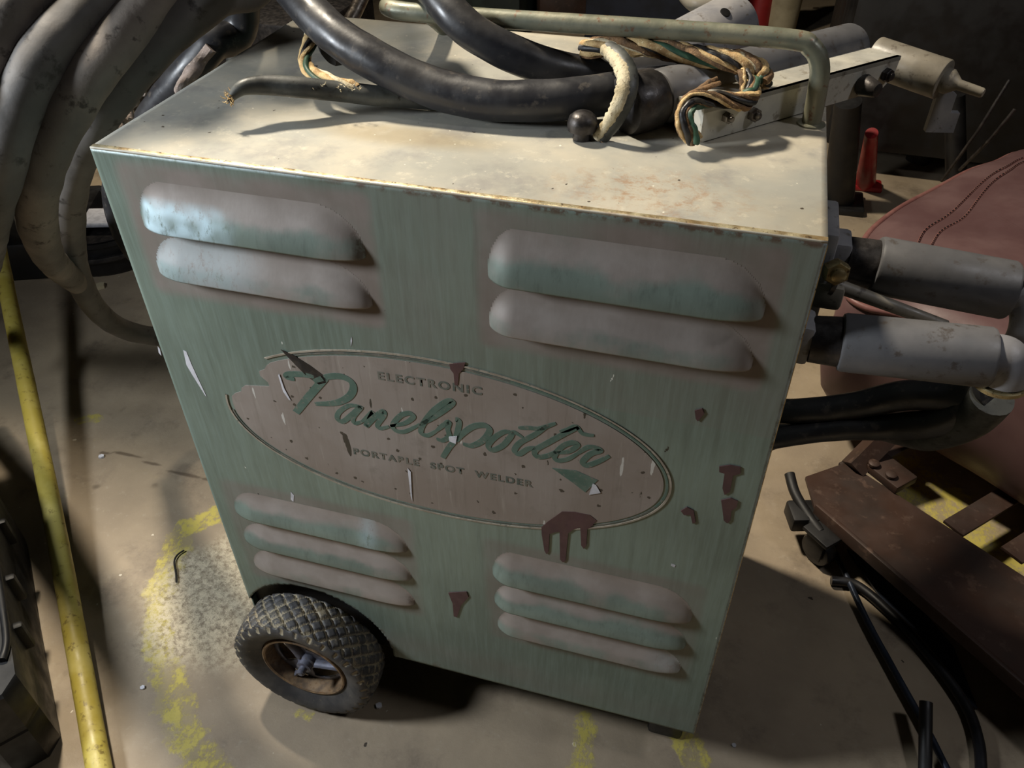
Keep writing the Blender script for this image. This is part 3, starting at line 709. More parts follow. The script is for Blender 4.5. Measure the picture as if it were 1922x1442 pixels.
def _s():
    path = spline([PD(1140, 88, .705), PD(1162, 108, .69), (PD(1178, 140, .678)), PD(1174, 180, .676), (PD(1156, 220, .684)), PD(1126, 262, .700)], 12); m = len(path); rnd = random.Random(3)
    for nm, mt, off, wd_, th in (('outer_skin', M['cord'], .0, .0078, .0045), ('lining', M['cream_sheath'], .0022, .0062, .0035)):
        vs = []; fs = []; K = 9
        for i, p in enumerate(path):
            T = (path[min(i + 1, m - 1)] - path[max(i - 1, 0)]).normalized(); N = (CAM - p).normalized(); S_ = T.cross(N).normalized(); N = S_.cross(T) * -1 if S_.cross(T).dot(CAM - p) < 0 else S_.cross(T)
            w_ = wd_ * (.75 + .35 * math.sin(PI * i / m) + .25 * rnd.uniform(-1, 1) * (.6 if nm == 'lining' else .2)); sh = .0025 if nm == 'lining' else 0
            for k in range(K):
                a = -1 + 2 * k / (K - 1); vs.append(p + S_ * (a * w_ + sh) + N * (off + th * (1 - a * a)))
            for k in range(K):
                a = 1 - 2 * k / (K - 1); vs.append(p + S_ * (a * w_ + sh) + N * (off - .004 + .001 * abs(a)))
        q = 2 * K
        for i in range(m - 1):
            for k in range(q): fs.append((i * q + k, i * q + (k + 1) % q, (i + 1) * q + (k + 1) % q, (i + 1) * q + k))
        fs += [tuple(range(q)), tuple(range((m - 1) * q, m * q))]
        MB().add(vs, fs).build(nm, mt, sheath, True, 50)
    hairs(sheath, [path[-1], path[-3], path[-6], path[10], path[20]], M['tan_dark'], .005, 6, 8)
into(sheath, _s)
rope = thing('frayed_wire_braid', 'twisted braid of tan, brown and green frayed strands over the metal bar', 'cable', loc=PD(1300, 110, .75))
def _r():
    strands(rope, [PD(1095, 96, .75), PD(1140, 84, .735), PD(1200, 85, .725), PD(1270, 97, .715), PD(1340, 110, .705), PD(1395, 118, .70), PD(1426, 134, .70), PD(1428, 158, .70)], .0056, 9, 1.7, ['tan', 'black_wire', 'tan', 'tan_dark', 'green_wire', 'tan', 'black_wire', 'tan_dark', 'cream_sheath'], .0041, 1)
    strands(rope, [PD(1392, 138, .69), PD(1408, 160, .685), PD(1408, 184, .68), PD(1380, 190, .675), PD(1340, 186, .672), PD(1302, 190, .668), PD(1286, 212, .665), PD(1288, 238, .668), PD(1303, 264, .675)], .0050, 8, 1.6, ['tan', 'tan_dark', 'black_wire', 'tan_dark', 'tan', 'green_wire', 'tan_dark', 'black_wire'], .0031, 2)
    strands(rope, [PD(1345, 152, .69), PD(1320, 168, .682), PD(1300, 180, .675), PD(1285, 195, .67)], .003, 3, .5, ['tan_dark', 'tan', 'tan_dark'], .0022, 4)
    hairs(rope, [PD(1345, 153, .72), PD(1100, 95, .76), PD(1380, 115, .73), PD(1432, 140, .73), PD(1410, 190, .71), PD(1305, 262, .70)], M['tan'], .008, 5, 9)
into(rope, _r)

# ================================================================= WELD GUNS ON TOP
Pa = AT(1313, 268, 2, H + .003); Pb = AT(1675, 163, 2, H + .003); Pb = Pa + (Pb - Pa)
ax = (Pb - Pa).normalized(); L = (Pb - Pa).length; pn = Vector((-ax.y, ax.x, 0)); up = Vector((0, 0, 1))
gun = thing('spot_weld_gun', 'grey cylindrical weld gun with silver bolted bar lying under the steel handle', 'weld gun', loc=Pa)
def lathe_between(mb, a, b_, r, n=32, bev=.003, r2=None):
    a, b_ = Vector(a), Vector(b_); l = (b_ - a).length; r2 = r if r2 is None else r2
    mb.lathe([(0, r - bev), (bev * .3, r - bev * .3), (bev, r), (l - bev, r2), (l - bev * .3, r2 - bev * .3), (l, r2 - bev)], a, b_ - a, n); return mb
def hexnut(mb, c, axn, r, h):
    axn = Vector(axn).normalized(); mb.lathe([(0, r * .96), (h * .1, r), (h * .85, r), (h, r * .88)], c, axn, 6); mb.lathe([(h * .9, r * .55), (h * 1.4, r * .55), (h * 1.5, r * .4)], c, axn, 16)
BH, BW = .029, .034
def _g():
    b = MB()   # angle bar: front web + top flange with chamfered far end
    b.prism([(0, 0), (L * .93, 0), (L * .985, BH * .35), (L, BH), (0, BH)], Pa, ax, up, pn, .004)
    b.prism([(0, 0), (L, 0), (L * .97, BW), (0.01, BW)], Pa + up * (BH - .004), ax, pn, up, .004)
    b.prism([(0.0, 0), (.006, 0), (.006, BH), (0, BH)], Pa + pn * .004, ax, up, pn, BW - .006)
    b.build('angle_bar', M['alu'], gun, False)
    for t_, z_, r_, m_ in ((.105, .017, .0048, 'steel'), (.235, .013, .0062, 'steel'), (.93, .015, .0065, 'dark_steel')):
        b = MB(); hexnut(b, Pa + ax * L * t_ + up * z_ + pn * .0001, -pn, r_, .006); b.build('bolt', M[m_], gun)
    b = MB(); lathe_between(b, Pa + ax * L * .80 + up * .012, Pa + ax * L * .80 + up * .012 - pn * .020, .010, 24, .003, .007); b.build('clamp_knob', M['dark_steel'], gun)
    for t0, t1, r_, m_, nm in ((-.02, 1.0, .0235, 'grey_plastic', 'gun_barrel'), (-.17, -.02, .0255, 'dark_steel', 'collar')):
        b = MB(); base = Pa + pn * (BW + .021) + up * .0215
        lathe_between(b, base + ax * L * t0, base + ax * L * t1, r_, 40, .006); b.build(nm, M[m_], gun)
    # tan electrode arm coming off the far end, pointing right and down
    e0 = PD(1640, 105, .905); e1 = PD(1772, 150, .865); b = MB(); lathe_between(b, e0, e1, .0205, 40, .002); b.build('electrode_arm', M['tan_metal'], gun)
    d = (e1 - e0).normalized(); b = MB(); b.lathe([(0, .013), (.006, .013), (.010, .010), (.016, .0055), (.040, .0050), (.042, .004)], e1, d, 24); b.build('electrode_tip', M['tan_metal'], gun)
    b = MB(); b.prism([(-.016, -.052), (.014, -.052), (.014, -.030), (.004, -.030), (.004, -.010), (-.016, 0)], PD(1795, 160, .87), (.97, .2, 0), (0, 0, 1), (-.2, .97, 0), .008); b.build('bracket_tab', M['grey_pale'], gun, False)
    b = MB(); b.lathe([(0, .0002), (.001, .0012), (.045, .0085), (.06, .0085)], PD(1438, 139, .735), PD(1530, 172, .77) - PD(1438, 139, .735), 24); b.build('pointed_tip', M['tan_metal'], gun)
into(gun, _g)
gun2 = thing('spot_weld_gun', 'pale grey weld gun end with small dark hole behind the handle', 'weld gun', loc=PD(1350, 40, .95))
def _g2():
    b = MB(); a0 = PD(1180, 155, .90); a1 = PD(1385, 42, .98); lathe_between(b, a0, a1, .036, 40, .012); b.build('gun_barrel', M['grey_pale'], gun2)
    d = (a1 - a0).normalized(); n_ = (CAM - PD(1337, 26, .93)).normalized(); n_ = (n_ - d * n_.dot(d)).normalized(); q = a0 + d * ((PD(1330, 40, .95) - a0).dot(d)) ; s_ = d.cross(n_)
    for sg in (1,):
        hp_ = q + (n_ * .88 + s_ * .47 * (-1 if s_.z < 0 else 1)).normalized() * .0355
        b = MB(); b.lathe([(0, .0062), (.0015, .006), (.0015, .003)], hp_, hp_ - q, 20); b.build('screw_hole', M['black'], gun2)
    b = MB(); b.tube(spline([PD(1290, -12, 1.0), PD(1310, 6, .985), PD(1340, 8, .98)], 6), .012, 16); b.build('cable_boot', M['tan_metal'], gun2)
into(gun2, _g2)

# ================================================================= GUNS CLIPPED TO THE RIGHT SIDE
sg = thing('twin_handle_weld_gun', 'twin grey cylinders bolted to a bracket on the right side of the cabinet', 'weld gun', loc=(.62, .07, .6))
def _t():
    for i, (pa, pb, r_) in enumerate((((1640, 497), (1898, 546), .0232), ((1576, 642), (1862, 672), .0232))):
        Y = (.085, .025)[i]; a = AT(*pa, 1, Y); c = AT(*pb, 1, Y); d = (c - a).normalized()
        b = MB(); lathe_between(b, a, c, r_, 44, .003); b.build('sleeve', M['grey_plastic'], sg)
        b = MB(); b.lathe([(0, r_ * .80), (.022, r_ * .86)], a - d * .022, d, 36); b.build('inner_collar', M['dark_steel'], sg)
        fl = a - d * .022; b = MB(); b.box(fl - d * .012 + Vector((0, 0, .002)), (.026, .03, .036), None, .004); b.build('clamp_lug', M['grey_pale'], sg)
        b = MB(); hexnut(b, AT(*((1566, 506), (1524, 640))[i], 1, .052), (.25, -1, .1), .0105, .009); b.build('hex_nut', M['brass'], sg)
    Y = .025; a = AT(1862, 672, 1, Y); b = MB(); d = (a - AT(1576, 642, 1, Y)).normalized()
    b.tube(spline([a - d * .004, a + d * .006, a + d * .011 + Vector((0, -.001, -.006)), a + d * .012 + Vector((0, -.001, -.016))], 8), [.018] * 17 + [.018] * 8, 28); b.build('elbow', M['grey_pale'], sg)
    b = MB(); b.lathe([(0, .0185), (.001, .0195), (.004, .0195), (.005, .018)], a + d * .012 + Vector((0, -.001, -.018)), (.1, 0, -1), 32); b.build('brass_ring', M['brass'], sg)
    b = MB(); c2 = AT(1898, 546, 1, .085); b.tube(spline([c2, AT(1918, 568, 1, .083), AT(1926, 600, 1, .075), AT(1914, 640, 1, .07), AT(1880, 668, 1, .07)], 8), .0115, 24); b.build('elbow', M['grey_pale'], sg)
    b = MB(); p0 = AT(1562, 533, 1, .06); p1 = AT(1775, 612, 1, .06); b.tube([p0, p1], [.0058, .0048], 20); b.build('guide_rod', M['tan_metal'], sg)
    b = MB(); b.lathe([(-.002, .011), (.0015, .011)], p0, p1 - p0, 28); b.build('washer', M['steel'], sg)
    b = MB(); b.box((.6085, .085, .615), (.0135, .06, .10), None, .003); b.build('bracket', M['grey_pale'], sg)
    b = MB(); b.box(AT(1545, 548, 1, .06), (.030, .02, .022), None, .004); b.build('clamp_lug', M['tan_metal'], sg)
into(sg, _t)
HY = .12
cable('gun_cable', 'dark cable leaving the gun ring, upper one of the right-hand loop', [PD(1868, 738, .80), PD(1800, 742, .84), PD(1700, 742, .88), PD(1600, 762, .92), PD(1500, 772, .95), PD(1420, 770, .99)], [.019, .0175, .0165, .0155, .015, .015], M['rubber'])
cable('gun_cable', 'dark cable under the upper one, running behind the cabinet side', [PD(1845, 752, .82), PD(1770, 790, .86), PD(1680, 800, .90), PD(1580, 805, .93), PD(1500, 815, .95), PD(1400, 835, .98)], [.019, .017, .0155, .0135, .0125, .012], M['rubber'])
cable('gun_cable', 'thick grey cable sagging lowest below the twin gun cylinders', [PD(1862, 745, .80), PD(1820, 785, .84), PD(1740, 812, .90), PD(1640, 795, .97), PD(1540, 790, 1.02), PD(1430, 830, 1.06)], [.021, .021, .02, .018, .016, .015], M['cord'])

# ================================================================= HOSE BUNDLE ON THE LEFT
G = 'heavy grey welding hoses beside the cabinet'  # unseen upper runs of these hoses are routed to shade the cabinet top
cable('welding_hose', 'grimy hose hooking under and in behind the cabinet left side', [Vector((-0.760, 0.940, 1.100)), Vector((-0.720, 0.800, 1.440)), Vector((-0.620, 0.700, 1.500)), Vector((-0.380, 0.580, 1.420)), Vector((-0.170, 0.430, 1.220)), Vector((-.05, .24, 1.02)), PD(480, -80, .90), PD(400, -5, .87), PD(315, 62, .86), PD(235, 148, .87), PD(172, 238, .90), PD(135, 330, .98), PD(128, 420, 1.08), PD(140, 500, 1.18), PD(172, 570, 1.28), PD(225, 615, 1.36), PD(300, 632, 1.42), PD(400, 628, 1.45)], [.0225] * 10 + [.0225, .0215, .021, .019, .0175, .0165, .016], M['hose'], 'hose', 12, .06, 28, G)
cable('welding_hose', 'scuffed grey hose in the middle of the left bundle, left of the hooked one', [Vector((-0.800, 0.890, 1.100)), Vector((-0.760, 0.750, 1.440)), Vector((-0.660, 0.650, 1.500)), Vector((-0.420, 0.530, 1.420)), Vector((-0.210, 0.380, 1.220)), Vector((-.10, .18, 1.02)), PD(370, -90, .87), PD(285, -2, .84), PD(190, 115, .82), PD(118, 225, .83), PD(78, 320, .86), PD(68, 400, .92), PD(90, 478, 1.02), PD(130, 520, 1.15), PD(160, 540, 1.3)], [.0225] * 11 + [.022, .019, .017, .016], M['hose_tan'], 'hose', 12, .06, 28, G)
cable('welding_hose', 'outer grey hose crossing the upper left picture corner', [Vector((-0.840, 0.840, 1.100)), Vector((-0.800, 0.700, 1.440)), Vector((-0.700, 0.600, 1.500)), Vector((-0.460, 0.480, 1.420)), Vector((-0.250, 0.330, 1.220)), Vector((-.15, .12, 1.02)), PD(260, -90, .85), PD(180, -2, .82), PD(90, 95, .80), PD(30, 205, .80), PD(0, 310, .82), PD(-20, 400, .88), PD(-40, 520, 1.1), PD(-100, 600, 1.45)], [.0235] * 11 + [.022, .02], M['hose'], 'hose', 12, .06, 28, G)
cable('welding_hose', 'pinkish grey hose at the far upper left edge, leftmost of the bundle', [PD(150, -160, .82), PD(70, -60, .80), PD(20, 20, .79), PD(-30, 120, .79), PD(-60, 240, .8), PD(-90, 420, .95), PD(-160, 560, 1.3)], .026, M['hose_tan'], 'hose', 12, .06, 28, G)
cable('welding_hose', 'dark inner hose in shadow between bundle and cabinet top', [Vector((-0.720, 0.990, 1.100)), Vector((-0.680, 0.850, 1.440)), Vector((-0.580, 0.750, 1.500)), Vector((-0.340, 0.630, 1.420)), Vector((-0.130, 0.480, 1.220)), Vector((.0, .30, 1.0)), PD(455, 10, .97), PD(395, 85, .97), PD(340, 150, .99), PD(290, 210, 1.02), PD(245, 280, 1.06), PD(216, 340, 1.10), PD(220, 405, 1.14), PD(252, 470, 1.16), PD(300, 510, 1.2)], [.02, .02, .02, .02, .02, .02, .02, .02, .019, .018, .016, .015, .015, .015], M['rubber'], 'hose', 12, .06, 24, G)
boom = thing('shade_boom', 'unseen black boom added to shade the left floor, with the grey hoses over it', 'boom', loc=(-2.3, .75, 1.4))
def _bm():  # added out-of-view beam whose shadow darkens the left floor
    b = MB(); b.box((-2.28, .67, 1.40), (3.24, .26, .10), Matrix.Rotation(0, 3, 'Z'), .01); b.build('beam', M['black'], boom)
    b = MB(); b.box((-.75, .68, 1.455), (.30, .34, .012), None, .004); b.build('saddle_plate', M['dark_steel'], boom)
into(boom, _bm)
b = MB(); b.tube(spline([PD(300, 95, .915), PD(272, 140, .92), PD(250, 185, .93), PD(228, 232, .94), PD(215, 262, .95)], 10), [.010 + .003 * math.sin(i * 1.3) for i in range(41)], 18, True, .6, .9)
tag(b.build('tape_wrap', M['rag'], None), 'crinkled pale dirty tape strip along the hose beside the cabinet corner', 'tape')
b = MB(); b.tube(spline([PD(395, 88, .955), PD(372, 118, .96), PD(345, 158, .965), PD(338, 172, .97)], 10), [.012] * 31, 18, True, .6, .6)
tag(b.build('tape_wrap', M['rag'], None), 'short pale tape patch on the dark inner hose near the cabinet top', 'tape')
cable('upright_pipe', 'dull grey bent pipe standing behind the cabinet left corner', [PD(415, 20, 1.3), PD(428, 60, 1.3), PD(438, 100, 1.3), PD(436, 150, 1.3), PD(430, 260, 1.32), AT(428, 420, 2, FZ + .012)], .011, M['cord'], 'pipe')
b = MB(); b.tube([PD(695, -40, 1.05), PD(668, 20, 1.05), PD(640, 70, 1.05)], .009, 16); tag(b.build('steel_rod', M['steel'], None), 'bright steel rod slanting behind the thick cables', 'rod')

# ================================================================= POLE, CASE AT LEFT
pb = AT(196, 1500, 2, FZ + .015); pm = PD(140, 1110, 1.33); pt = PD(4, 500, 1.68); pe = PD(-150, -60, 2.25)
cable('yellow_pole', 'long scuffed yellow pole leaning at the left of the cabinet', [PD(196, 1500, 1.035), PD(142, 1200, 1.195), PD(96, 950, 1.36), PD(48, 715, 1.54), PD(4, 500, 1.74), PD(-34, 300, 1.98), PD(-70, 100, 2.3)], .0155, M['yellow_pole'], 'pole', 14, .03, 24)
case = thing('black_plastic_case', 'black latched plastic case at the lower left edge of the picture', 'case', loc=AT(0, 1200, 2, FZ))
def _c():
    zt = .06
    P = [AT(-20, 900, 2, zt), AT(-2, 1050, 2, zt), AT(12, 1140, 2, zt), AT(24, 1215, 2, zt), AT(32, 1270, 2, zt), AT(6, 1310, 2, zt), AT(-60, 1345, 2, zt)]
    out = [(p.x, p.y) for p in P] + [(-.62, -.28), (-.75, .2)]
    c = Vector((sum(p[0] for p in out) / len(out), sum(p[1] for p in out) / len(out), 0)); b = MB(); n = len(out); vs = []; lev = [(FZ, .97), (FZ + .015, 1.0), (-.02, 1.0), (-.017, .99), (-.010, .99), (-.007, 1.0), (.045, 1.0), (.056, .99), (.06, .97)]
    for z, s_ in lev:
        for p in out: vs.append((c.x + (p[0] - c.x) * s_, c.y + (p[1] - c.y) * s_, z))
    fs = [(i * n + k, i * n + (k + 1) % n, (i + 1) * n + (k + 1) % n, (i + 1) * n + k) for i in range(len(lev) - 1) for k in range(n)] + [tuple(range(n)), tuple(range((len(lev) - 1) * n, len(lev) * n))]
    b.add(vs, fs); b.build('case_body', M['case_black'], case, True, 30)
    for k, (u, v) in enumerate(((8, 1000), (24, 1105), (38, 1195))):
        p = AT(u, v, 2, .02); b = MB(); b.box(p, (.012, .022, .05), Matrix.Rotation(-.83, 3, 'Z'), .004); b.build('latch', M['case_black'], case)
    b = MB(); b.tube(spline([AT(-22, 930, 2, .064), AT(-10, 1040, 2, .064), AT(2, 1120, 2, .064), AT(12, 1200, 2, .064), AT(4, 1240, 2, .064)], 8), .005, 14); b.build('lid_rim', M['case_black'], case)
into(case, _c)

# ================================================================= SEAT AND DOLLY AT RIGHT
seat = thing('vehicle_seat', 'burgundy vinyl seat cushion with double stitching right of the cabinet', 'seat', loc=(1.0, .8, -.02))
def _seat():
    zt = .22; E = [AT(1597, 520, 2, zt), AT(1612, 455, 2, zt), AT(1655, 412, 2, zt), AT(1715, 372, 2, zt), AT(1800, 330, 2, zt), AT(1860, 308, 2, zt), AT(1930, 288, 2, zt)]
    out = [(.985, .545), (.90, .60), (.82, .65), (.765, .66), (.735, .69)] + [(p.x, p.y) for p in E[0:]] + [(1.35, 1.42), (1.6, 1.25), (1.62, .8), (1.40, .45), (1.18, .42)]
    O = [Vector((p[0], p[1], 0)) for p in out]; O = spline(O, 6, True); n = len(O)
    c = sum(O, Vector()) / n; vs = []; fs = []
    lev = [(-.015, .045), (.0, .030), (.03, .010), (.08, -.004), (.14, -.008), (.19, -.003), (.22, .006), (.240, .022), (.250, .045), (.256, .09), (.262, .16), (.268, .28)]
    for z, ins in lev:
        for p in O:
            d = (c - p); q = p + d.normalized() * ins; vs.append((q.x, q.y, z + .006 * noise.noise(Vector((q.x * 7, q.y * 7, z * 4)))))
    m = len(lev); fs = [(i * n + k, i * n + (k + 1) % n, (i + 1) * n + (k + 1) % n, (i + 1) * n + k) for i in range(m - 1) for k in range(n)]
    fs += [tuple(range(n))[::-1], tuple(range((m - 1) * n, m * n))]
    MB().add(vs, fs).build('cushion', M['burgundy'], seat, True, 60)
    def loop(ins, z): return [p + (c - p).normalized() * ins + Vector((0, 0, z + .006 * noise.noise(Vector(((p + (c - p).normalized() * ins).x * 7, (p + (c - p).normalized() * ins).y * 7, z * 4))))) for p in O]
    lp = loop(.008, .226); b = MB(); b.tube(lp + [lp[0]], .0055, 10, False); b.build('piping', M['piping'], seat)
    for ins, z in ((.100, .2572), (.125, .2594)):
        lp = loop(ins, z); b = MB()
        b.tube(lp + [lp[0]], .0022, 6, False); b.build('seam', M['piping'], seat)
        b = MB(); pl = []
        for i in range(n):
            a, d = lp[i], lp[(i + 1) % n]; k = max(1, int((d - a).length / .007))
            for j in range(k):
                p = a.lerp(d, (j + .2) / k); q = a.lerp(d, (j + .75) / k); b.tube([p + up * .0022, q + up * .0022], .0009, 5)
        o = b.build('stitching', M['black_wire'], seat); o['kind'] = 'stuff'
into(seat, _seat)
dolly = thing('rusty_steel_dolly', 'rust-brown steel dolly frame carrying the burgundy seat', 'dolly', loc=(.9, .5, FZ))
def _d():
    zt = -.018
    n0 = AT(1530, 955, 2, zt); n1 = AT(1922, 1296, 2, zt); f0 = AT(1512, 895, 2, zt); f1 = AT(1922, 1082, 2, zt)
    d = (n1 - n0).normalized(); q = Vector((-d.y, d.x, 0))
    e = n1 + d * .30; fe = f1 + d * .30
    f00 = AT(1590, 868, 2, zt)
    poly = [n0, e, fe, f1, f00, f0]
    b = MB(); b.prism([(p.x, p.y) for p in poly], (0, 0, zt - .006), (1, 0, 0), (0, 1, 0), (0, 0, 1), .006); b.build('deck_plate', M['rust_frame'], dolly, False)
    b = MB(); b.box((n0 + e) / 2 + Vector((0, 0, .000)), ((e - n0).length, .008, .024), Matrix.Rotation(math.atan2(d.y, d.x), 3, 'Z'), .002); b.build('raised_lip', M['rust_frame'], dolly)
    # cross bars towards the far rail
    for u, v in ((1590, 880), (1790, 990), (1900, 1040)):
        s0 = AT(u, v, 2, zt - .004); s1 = s0 + q * .50; b = MB(); b.box((s0 + s1) / 2 - Vector((0, 0, .004)), ((s1 - s0).length, .036, .006), Matrix.Rotation(math.atan2(q.y, q.x), 3, 'Z'), .001); b.build('cross_bar', M['rust_frame'], dolly)
    r0 = f0 + q * .42; r1 = fe + q * .40; b = MB(); b.box((r0 + r1) / 2 - Vector((0, 0, .004)), ((r1 - r0).length, .04, .008), Matrix.Rotation(math.atan2(d.y, d.x), 3, 'Z'), .002); b.build('rear_rail', M['rust_frame'], dolly)
    b = MB(); g0 = AT(1600, 880, 2, zt); g1 = AT(1690, 790, 2, .04); b.tube([g0, g1], .022, 4, True); b.build('gusset_post', M['rust_frame'], dolly, False)
    b = MB(); g = AT(1660, 880, 2, zt + .008); b.box(g, (.09, .05, .016), Matrix.Rotation(math.atan2(d.y, d.x), 3, 'Z'), .003); b.build('socket_plate', M['rust_frame'], dolly)
    for u, v in ((1640, 872), (1672, 893)):
        b = MB(); b.lathe([(0, .009), (.004, .009), (.006, .006)], AT(u, v, 2, zt + .018), up, 20); b.build('bolt', M['rust_frame'], dolly)
    def caster(px, nm):
        c0 = Vector((px.x, px.y, FZ + .028)); b = MB(); b.lathe([(-.011, .020), (-.010, .026), (-.006, .028), (.006, .028), (.010, .026), (.011, .020)], c0, q, 32); w_ = b.build('caster_wheel', M['black_gloss'], dolly)
        b = MB(); b.box(c0 + q * .015 + Vector((0, 0, .014)), (.034, .004, .044), Matrix.Rotation(math.atan2(d.y, d.x), 3, 'Z'), .001); b.box(c0 - q * .015 + Vector((0, 0, .014)), (.034, .004, .044), Matrix.Rotation(math.atan2(d.y, d.x), 3, 'Z'), .001); b.box(c0 + Vector((0, 0, .038)), (.05, .045, .008), Matrix.Rotation(math.atan2(d.y, d.x), 3, 'Z'), .002); b.build('caster_fork', M['black'], dolly)
    caster(AT(1535, 1035, 2, FZ + .02), 'a'); caster(e - d * .05 + q * .03, 'b'); caster(r0 + d * .05, 'c'); caster(r1 - d * .06, 'd')
    b = MB(); b.tube(spline([AT(1482, 890, 2, -.01), AT(1492, 925, 2, -.02), AT(1515, 965, 2, -.03), AT(1540, 1000, 2, -.035)], 6), .0085, 14); b.build('brake_lever', M['black'], dolly)
    b = MB(); b.box(AT(1508, 968, 2, -.04), (.05, .045, .03), Matrix.Rotation(.3, 3, 'Z'), .005); b.build('caster_bracket', M['black'], dolly)
into(dolly, _d)
# dark hoops and strap lying on the floor below the dolly
def floorpath(pts, z): return [AT(u, v, 2, FZ + z) for u, v in pts]
cable('steel_hoop', 'thin dark steel hoop with a bluish sheen on the floor by the dolly', floorpath([(1555, 1010), (1590, 1085), (1630, 1170), (1690, 1280), (1740, 1370), (1790, 1470)], .012), .0048, M['blue_steel'], 'rod')
cable('black_hose', 'thin black hose bowing out beside the steel hoop, lower right floor', floorpath([(1560, 1090), (1610, 1100), (1680, 1160), (1760, 1250), (1815, 1330), (1838, 1400), (1842, 1470)], .010), .0075, M['black_gloss'], 'hose')
def slab(name, label, cat, px, z, t, mat):
    P = [AT(u, v, 2, FZ + z) for u, v in px]; b = MB(); b.prism([(p.x, p.y) for p in P], (0, 0, FZ + z - t), (1, 0, 0), (0, 1, 0), (0, 0, 1), t); return tag(b.build(name, mat, None, False), label, cat)
slab('steel_strap', 'flat blue-grey steel sheet lying on the floor beneath the dolly edge', 'sheet metal', [(1590, 1030), (1625, 1045), (1720, 1130), (1790, 1215), (1835, 1330), (1800, 1310), (1745, 1240), (1680, 1160)], .006, .004, M['blue_steel'])
b = MB(); q0 = AT(1738, 1500, 2, FZ + .01); b.tube([AT(1738, 1318, 2, FZ + .05), AT(1736, 1470, 2, FZ + .012)], .0085, 12); tag(b.build('dark_stick', M['black'], None), 'short dark stick upright in the picture at the lower right', 'stick')

# ================================================================= FLOOR DEBRIS
b = MB(); b.tube(spline(floorpath([(346, 1033), (333, 1042), (327, 1055), (330, 1075), (331, 1094)], .004), 6), [.0006] + [.0015] * 23 + [.0006], 8); tag(b.build('twig', M['twig'], None), 'thin black bent twig on the pale rough floor patch', 'twig')
def chip(u, v, s, label, g=None, mat='white'):
    p = AT(u, v, 2, FZ + .0005); rnd = random.Random(int(u)); poly = [(s * rnd.uniform(.6, 1) * math.cos(a * PI / 3), s * rnd.uniform(.6, 1) * math.sin(a * PI / 3)) for a in range(6)]
    b = MB(); b.prism(poly, p, (1, 0, 0), (0, 1, 0), (0, 0, 1), s * .6); return tag(b.build('debris_chip', M[mat], None, False), label, 'debris', g)
chip(80, 1252, .0075, 'white chip on the floor between the black case and yellow pole')
chip(191, 858, .006, 'small pale crumb by the floor crack left of the cabinet')
chip(712, 1326, .006, 'white chip on the floor touching the tyre')
chip(268, 1292, .004, 'tiny pale crumb on the floor left of the yellow paint')
chip(188, 540, .014, 'pale flake on the far floor inside the hooked hose', mat='cream')
chip(1378, 1400, .004, 'tiny crumb on the dark floor right of the cabinet foot')

# ================================================================= BACKGROUND
drum = thing('black_bucket', 'glossy black bucket with white rim mark behind the hooked hose', 'bucket', loc=AT(214, 468, 2, FZ))
def _b():
    c = AT(214, 468, 2, FZ); b = MB(); b.lathe([(0, .13), (.01, .138), (.085, .15), (.088, .156), (.10, .156), (.10, .148), (.02, .12)], c, up, 48); b.build('bucket_body', M['black_gloss'], drum)
    b = MB(); b.lathe([(0, .157), (.006, .159), (.012, .157)], c + up * .05, up, 48); b.build('hoop', M['dark_steel'], drum)  # ring highlight on the bucket, put in as a paler band
    b = MB(); b.box(AT(184, 409, 2, FZ + .09), (.10, .08, .014), Matrix.Rotation(.3, 3, 'Z'), .005); b.build('label_tag', M['white'], drum)
into(drum, _b)
def bgbox(name, label, cat, u, v, dist, sz, mat, rot=0, bevel=.01):
    """box whose base centre sits on the floor under the given picture point"""
    p = AT(u, v, 2, FZ); b = MB(); b.box((p.x, p.y, FZ + sz[2] / 2), sz, Matrix.Rotation(rot, 3, 'Z'), bevel); return tag(b.build(name, M[mat], None), label, cat)
machine = thing('black_backdrop', 'added black box on thin legs filling the dark upper right background', 'machine', loc=(1.9, 2.6, FZ))
def _m():  # added black box, hides lit floor to keep this corner dark
    b = MB(); b.box((1.86, 2.32, .38), (2.2, 1.0, .82), Matrix.Rotation(-.03, 3, 'Z'), .05); b.build('backdrop_box', M['black'], machine)
    b = MB(); b.lathe([(0, .50), (.03, .56), (.10, .60), (.17, .56), (.20, .50)], (2.0, 2.5, .80), up, 64); b.build('tyre_ring', M['rubber'], machine)
    for (x, y) in ((1.05, 2.02), (1.32, 2.0), (1.9, 2.0), (2.7, 2.0), (.9, 2.75), (2.7, 2.75)):
        b = MB(); b.tube([(x, y, FZ), (x + .03, y + .02, .15)], .035, 16); b.build('leg', M['black'], machine)
into(machine, _m)
for i, (u, v) in enumerate(((1590, 345), (1700, 330))):
    a = AT(u, v, 2, FZ); 
st = thing('black_stand', 'black stand with slim legs between the cabinet and red jack', 'stand', loc=AT(1590, 350, 2, FZ))
def _st():
    base = AT(1572, 385, 2, FZ); tp = PD(1592, 190, 2.0)
    b = MB(); b.tube([base, tp], [.042, .032], 20); b.build('post', M['black'], st)
    b = MB(); b.box(base + Vector((0, 0, .01)), (.13, .12, .02), None, .006); b.build('base', M['black'], st)
    b = MB(); b.tube([base + Vector((.3, -.05, 0)), tp + Vector((.25, .1, 0))], .025, 14); b.build('brace', M['black'], st)
into(st, _st)
for u0, v0, u1, v1 in ((1895, 150, 1836, 245), (1905, 205, 1858, 262)):
    b = MB(); b.tube([PD(u0, v0, 1.7), PD(u1, v1, 1.75), PD(2 * u1 - u0 - 10, 2 * v1 - v0, 1.9)], .0035, 10)
    tag(b.build('thin_rod', M['dark_steel'], None), 'thin grey rod in the dark, %s of the pair beyond the electrode tip' % ('upper' if v0 == 150 else 'lower'), 'rod')
